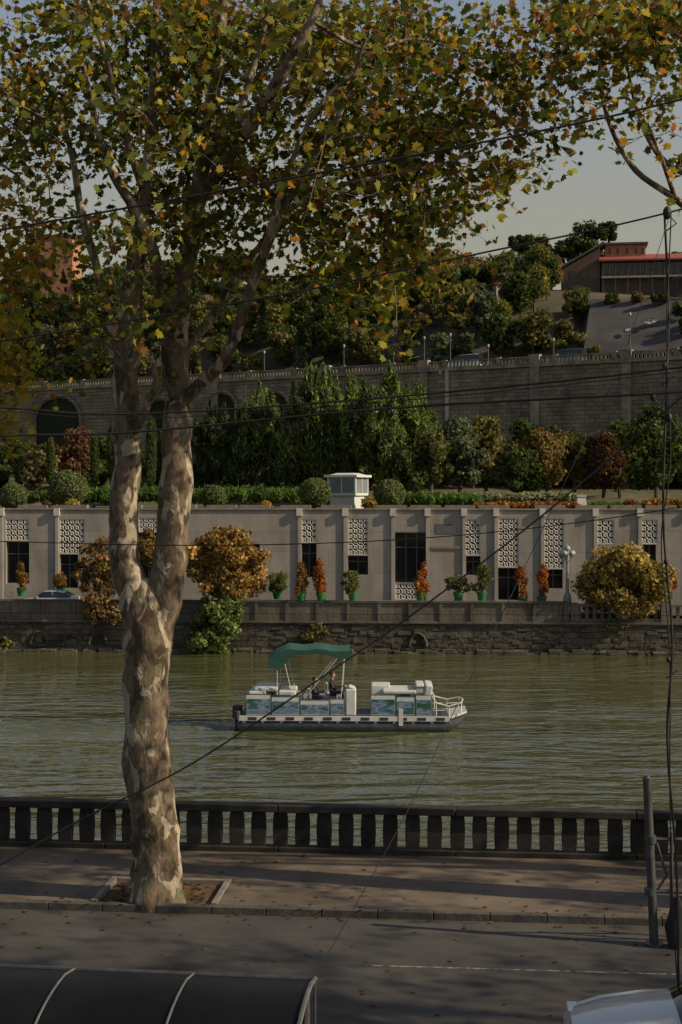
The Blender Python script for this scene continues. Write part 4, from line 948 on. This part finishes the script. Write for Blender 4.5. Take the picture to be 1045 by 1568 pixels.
# right tree
TX=1185
limbs=[[(TX,1420,25.6,.55),(TX,1340,25.6,.42),(TX-5,1100,25.6,.38),(TX+5,900,25.6,.37),(TX,800,25.6,.33),(TX+10,600,25.6,.27),(TX+20,400,25.6,.2),(TX+15,200,25.6,.14),(TX+10,0,25.6,.09),(TX+10,-200,25.6,.04)],
 [(TX+5,620,25.6,.16),(1140,470,25.2,.12),(1085,350,24.9,.09),(1035,305,24.7,.06),(975,262,24.5,.05),(938,200,24.4,.04),(918,120,24.3,.03),(925,60,24.3,.015)],
 [(TX+20,420,25.6,.12),(1110,280,25.2,.09),(1040,262,25,.055),(1000,225,24.9,.045),(975,165,24.8,.035),(960,100,24.8,.02)],
 [(1035,305,24.7,.04),(1000,210,24.2,.035),(960,150,24,.025),(900,175,24,.015),(850,200,24,.01)],
 [(TX+15,230,25.6,.1),(1090,90,25.2,.07),(1010,40,25,.05),(930,20,24.8,.03),(860,50,24.6,.02)],
 [(TX+10,800,25.6,.18),(1260,620,26,.14),(1330,450,26.5,.1),(1400,250,27,.07),(1450,50,27,.04)],[(TX+15,500,25.6,.12),(1290,350,25,.1),(1380,200,24.5,.07),(1420,0,24,.04)]]
t2=Tree('plane_tree',limbs)
cl=clusters(lambda px,py: px>=840,85,24.9,1.1,22.8,27.5)
cl+=ell(125,(11,25.6,13),(6,4.8,7),cond=lambda p:(p[0]/p[1]*F+CX>1075) and p[2]>5.5)
t2.grow(cl,28,.17,spread=.38)
# left tree (mostly out of frame)
limbs=[[(-420,1400,26.5,.5),(-420,1100,26.5,.4),(-415,850,26.5,.36),(-400,600,26.5,.27),(-400,300,26.5,.17),(-400,0,26.5,.08)],[(-410,700,26.5,.16),(-300,560,27,.12),(-180,500,27.5,.08),(-80,500,28,.05),(-10,530,28,.03)],[(-400,500,26.5,.13),(-280,350,27,.1),(-150,260,27.5,.07),(-30,240,28,.04),(30,270,28,.02)]]
t3=Tree('plane_tree',limbs)
cl=[]
for i in range(86):
    py=RNG.uniform(450,670) if i%2 else RNG.uniform(220,430); px=RNG.uniform(-60,38 if i%2 else 80); cl.append([*W(px,py,RNG.uniform(26.5,29.5)),.1,.2,.7,2.0,.9 if py<430 else .2,.9 if py<430 else .3,1.8])
cl+=ell(80,(-11.5,26.5,14),(4.5,4.5,6.5),cond=lambda p:(p[0]/p[1]*F+CX<-30) and p[2]>7)
t3.grow(cl,28)
# neighbouring street trees (linked copies): same row to the right, and the row on the camera side of the road
u=Vector((math.cos(ST.t),-math.sin(ST.t),0)); v_=Vector((math.sin(ST.t),math.cos(ST.t),0))
for a,b in ((12,0),(9,-9.5),(21,-9.5)):
    e2=empty('plane_tree',u*a+v_*b)
    for ch in t2.e.children:
        o=bpy.data.objects.new(ch.name.split('.')[0],ch.data); COL.objects.link(o); o.parent=e2
# ================================================================= CABLES
CAB=M('cable_rubber',(.012,.012,.013),(.02,.02,.02),5,.6)
def cable(pts,r,name='overhead_cable'):
    C=catmull([tuple(W(*p)) for p in pts],8); m=MB(); m.tube(C,r,6); return m.build(name,[CAB],smooth=True)
cable([(-300,395,20),(0,352,20),(450,272,19.5),(830,200,19),(1045,152,18.8),(1400,60,18.5)],.016)
cable([(-300,560,20),(0,522,20),(400,457,19.5),(740,387,19),(1022,326,18.8),(1400,220,18.5)],.013)
cable([(-300,615,18),(0,624,18),(200,634,18),(600,608,17.8),(1045,562,17.5),(1400,500,17.5)],.014)
cable([(-300,622,18),(0,630,18),(220,641,18),(620,613,17.8),(1045,568,17.5),(1400,508,17.5)],.006)
cable([(-300,690,18),(0,668,18),(200,662,18),(600,625,17.8),(1045,600,17.5),(1400,570,17.5)],.016)
cable([(-300,820,19),(0,829,19),(350,835,19),(700,820,18.6),(1045,776,18.4),(1400,700,18)],.008)
cable([(-200,1440,17),(0,1325,17),(130,1252,17),(300,1166,17),(530,1012,17),(640,935,17),(830,790,17),(1030,620,17),(1300,390,17)],.012)
cable([(440,1568,15),(480,1500,15.3),(620,1250,16),(700,1080,16.5),(760,960,17),(850,770,17.5),(950,555,18),(1026,330,18.8)],.005)
cable([(1018,330,18.8),(1024,480,18.8),(1020,620,18.8),(1016,800,18.8),(1030,980,18.8),(1022,1130,18.8),(1036,1330,18.8),(1040,1560,18.8)],.016)
cable([(1028,330,18.8),(1021,520,18.75),(1027,700,18.8),(1013,830,18.75),(1026,1000,18.8),(1026,1200,18.75),(1031,1400,18.8),(1042,1560,18.8)],.009)
m=MB()
for px,py,s in((1022,326,.06),(1025,640,.045),(1018,560,.03),(1020,860,.03),(1024,1010,.03),(1000,608,.04)): 
    p=W(px,py,18.8); m.sph(p,(s,s,s*1.5),0,8,6); m.tube([p,p+Vector((.12,0,-.14)),p+Vector((-.03,0,-.25))],.01,5)
m.build('cable_connectors',[CAB])
# ================================================================= RIGHT POLE / RACK
e=empty('steel_post_frame'); PST=M('galvanised_dark',(.06,.06,.065),(.1,.1,.1),6,.5,metal=.4)
D=23.9; m=MB(); b=W(1002,1452,D); b.z=0; t=W(991,1192,D); m.tube([b,t],[.075,.07],14,0); m.tube([b,b+Vector((0,0,.04))],.16,14,0)
m.tube([t,t+Vector((0,0,.05))],[.08,.03],14,0)
for py in(1285,1365): p=W(996,py,D); m.tube([p,p+Vector((2.6,-.1,0))],.035,8,0); m.tube([p-Vector((0,0,.06)),p+Vector((0,0,.06))],.1,14,0)
for dx in(.35,1.3,2.4): p=W(996,1365,D)+Vector((dx,-.03,0)); m.tube([p-Vector((0,0,1.0)),p+Vector((0,0,1.0))],.03,8,0)
m.tube([W(1004,1285,D),W(1012,1340,D)+Vector((.1,0,0)),W(1006,1365,D)],.025,6,0)
q=W(1036,1410,D-.1); m.tube([q+Vector((0,0,-.42)),q+Vector((-.03,0,-.1)),q+Vector((.02,0,.15)),q+Vector((0,0,.4))],[.14,.17,.13,.05],10,1,wob=.4,ws=6)
m.build('posts',[PST,TYRE],e,smooth=True)
# ================================================================= SHELTER (bottom-left)
SH=Frame(14.9,7); e=empty('bus_shelter',frame=SH); m=MB(); zc=2.42
x1=SH.lx(476,0); x0=x1-8.4; R=1.75
prof=[(R*math.cos(t),R*.62*math.sin(t)) for t in np.linspace(math.pi*.5,math.pi*1.0,14)]
prof=[(.35,-.05)]+[(p[0],p[1]-R*.62) for p in prof]
xs=np.linspace(x0,x1,9)
for i,x in enumerate(xs):
    for y,z in prof: m.v.append((x,y,zc+z))
k=len(prof)
for i in range(8):
    for j in range(k-1): m.f.append((i*k+j,(i+1)*k+j,(i+1)*k+j+1,i*k+j+1)); m.m.append(0)
m.build('curved_roof',[M('tinted_polycarbonate',(.006,.006,.007),(.01,.01,.011),1.5,.4,spec=.12)],e,smooth=True)
m=MB()
for x in (x1,)+tuple(x1-1.33*i-.0 for i in (1,2,3,4,5,6)):
    m.tube([(x,y,zc+z+.012) for y,z in prof],.014 if x!=x1 else .026,6,0)
m.tube([(x0,.35,zc-.05),(x1,.35,zc-.05)],.03,8,1); m.tube([(x0,prof[-1][0],zc+prof[-1][1]),(x1,prof[-1][0],zc+prof[-1][1])],.03,8,1)
for x in(x0+.1,(x0+x1)/2,x1-.1): m.tube([(x,.3,0),(x,.3,zc-.05)],.05,10,1)
m.tube([(x1,.35,0),(x1,.35,zc-.05)],.008,5,0)
m.build('ribs_and_posts',[M('rib_metal',(.15,.15,.15),(.1,.1,.1),6,.6,metal=.4),PST],e,smooth=True)
m=MB(); m.bx(x0+.3,x1-.3,-.1,.3,.42,.47); 
for x in(x0+.6,x1-.6): m.bx(x,x+.06,-.05,.25,0,.419)
m.build('bench',[DW],e)
print('done')
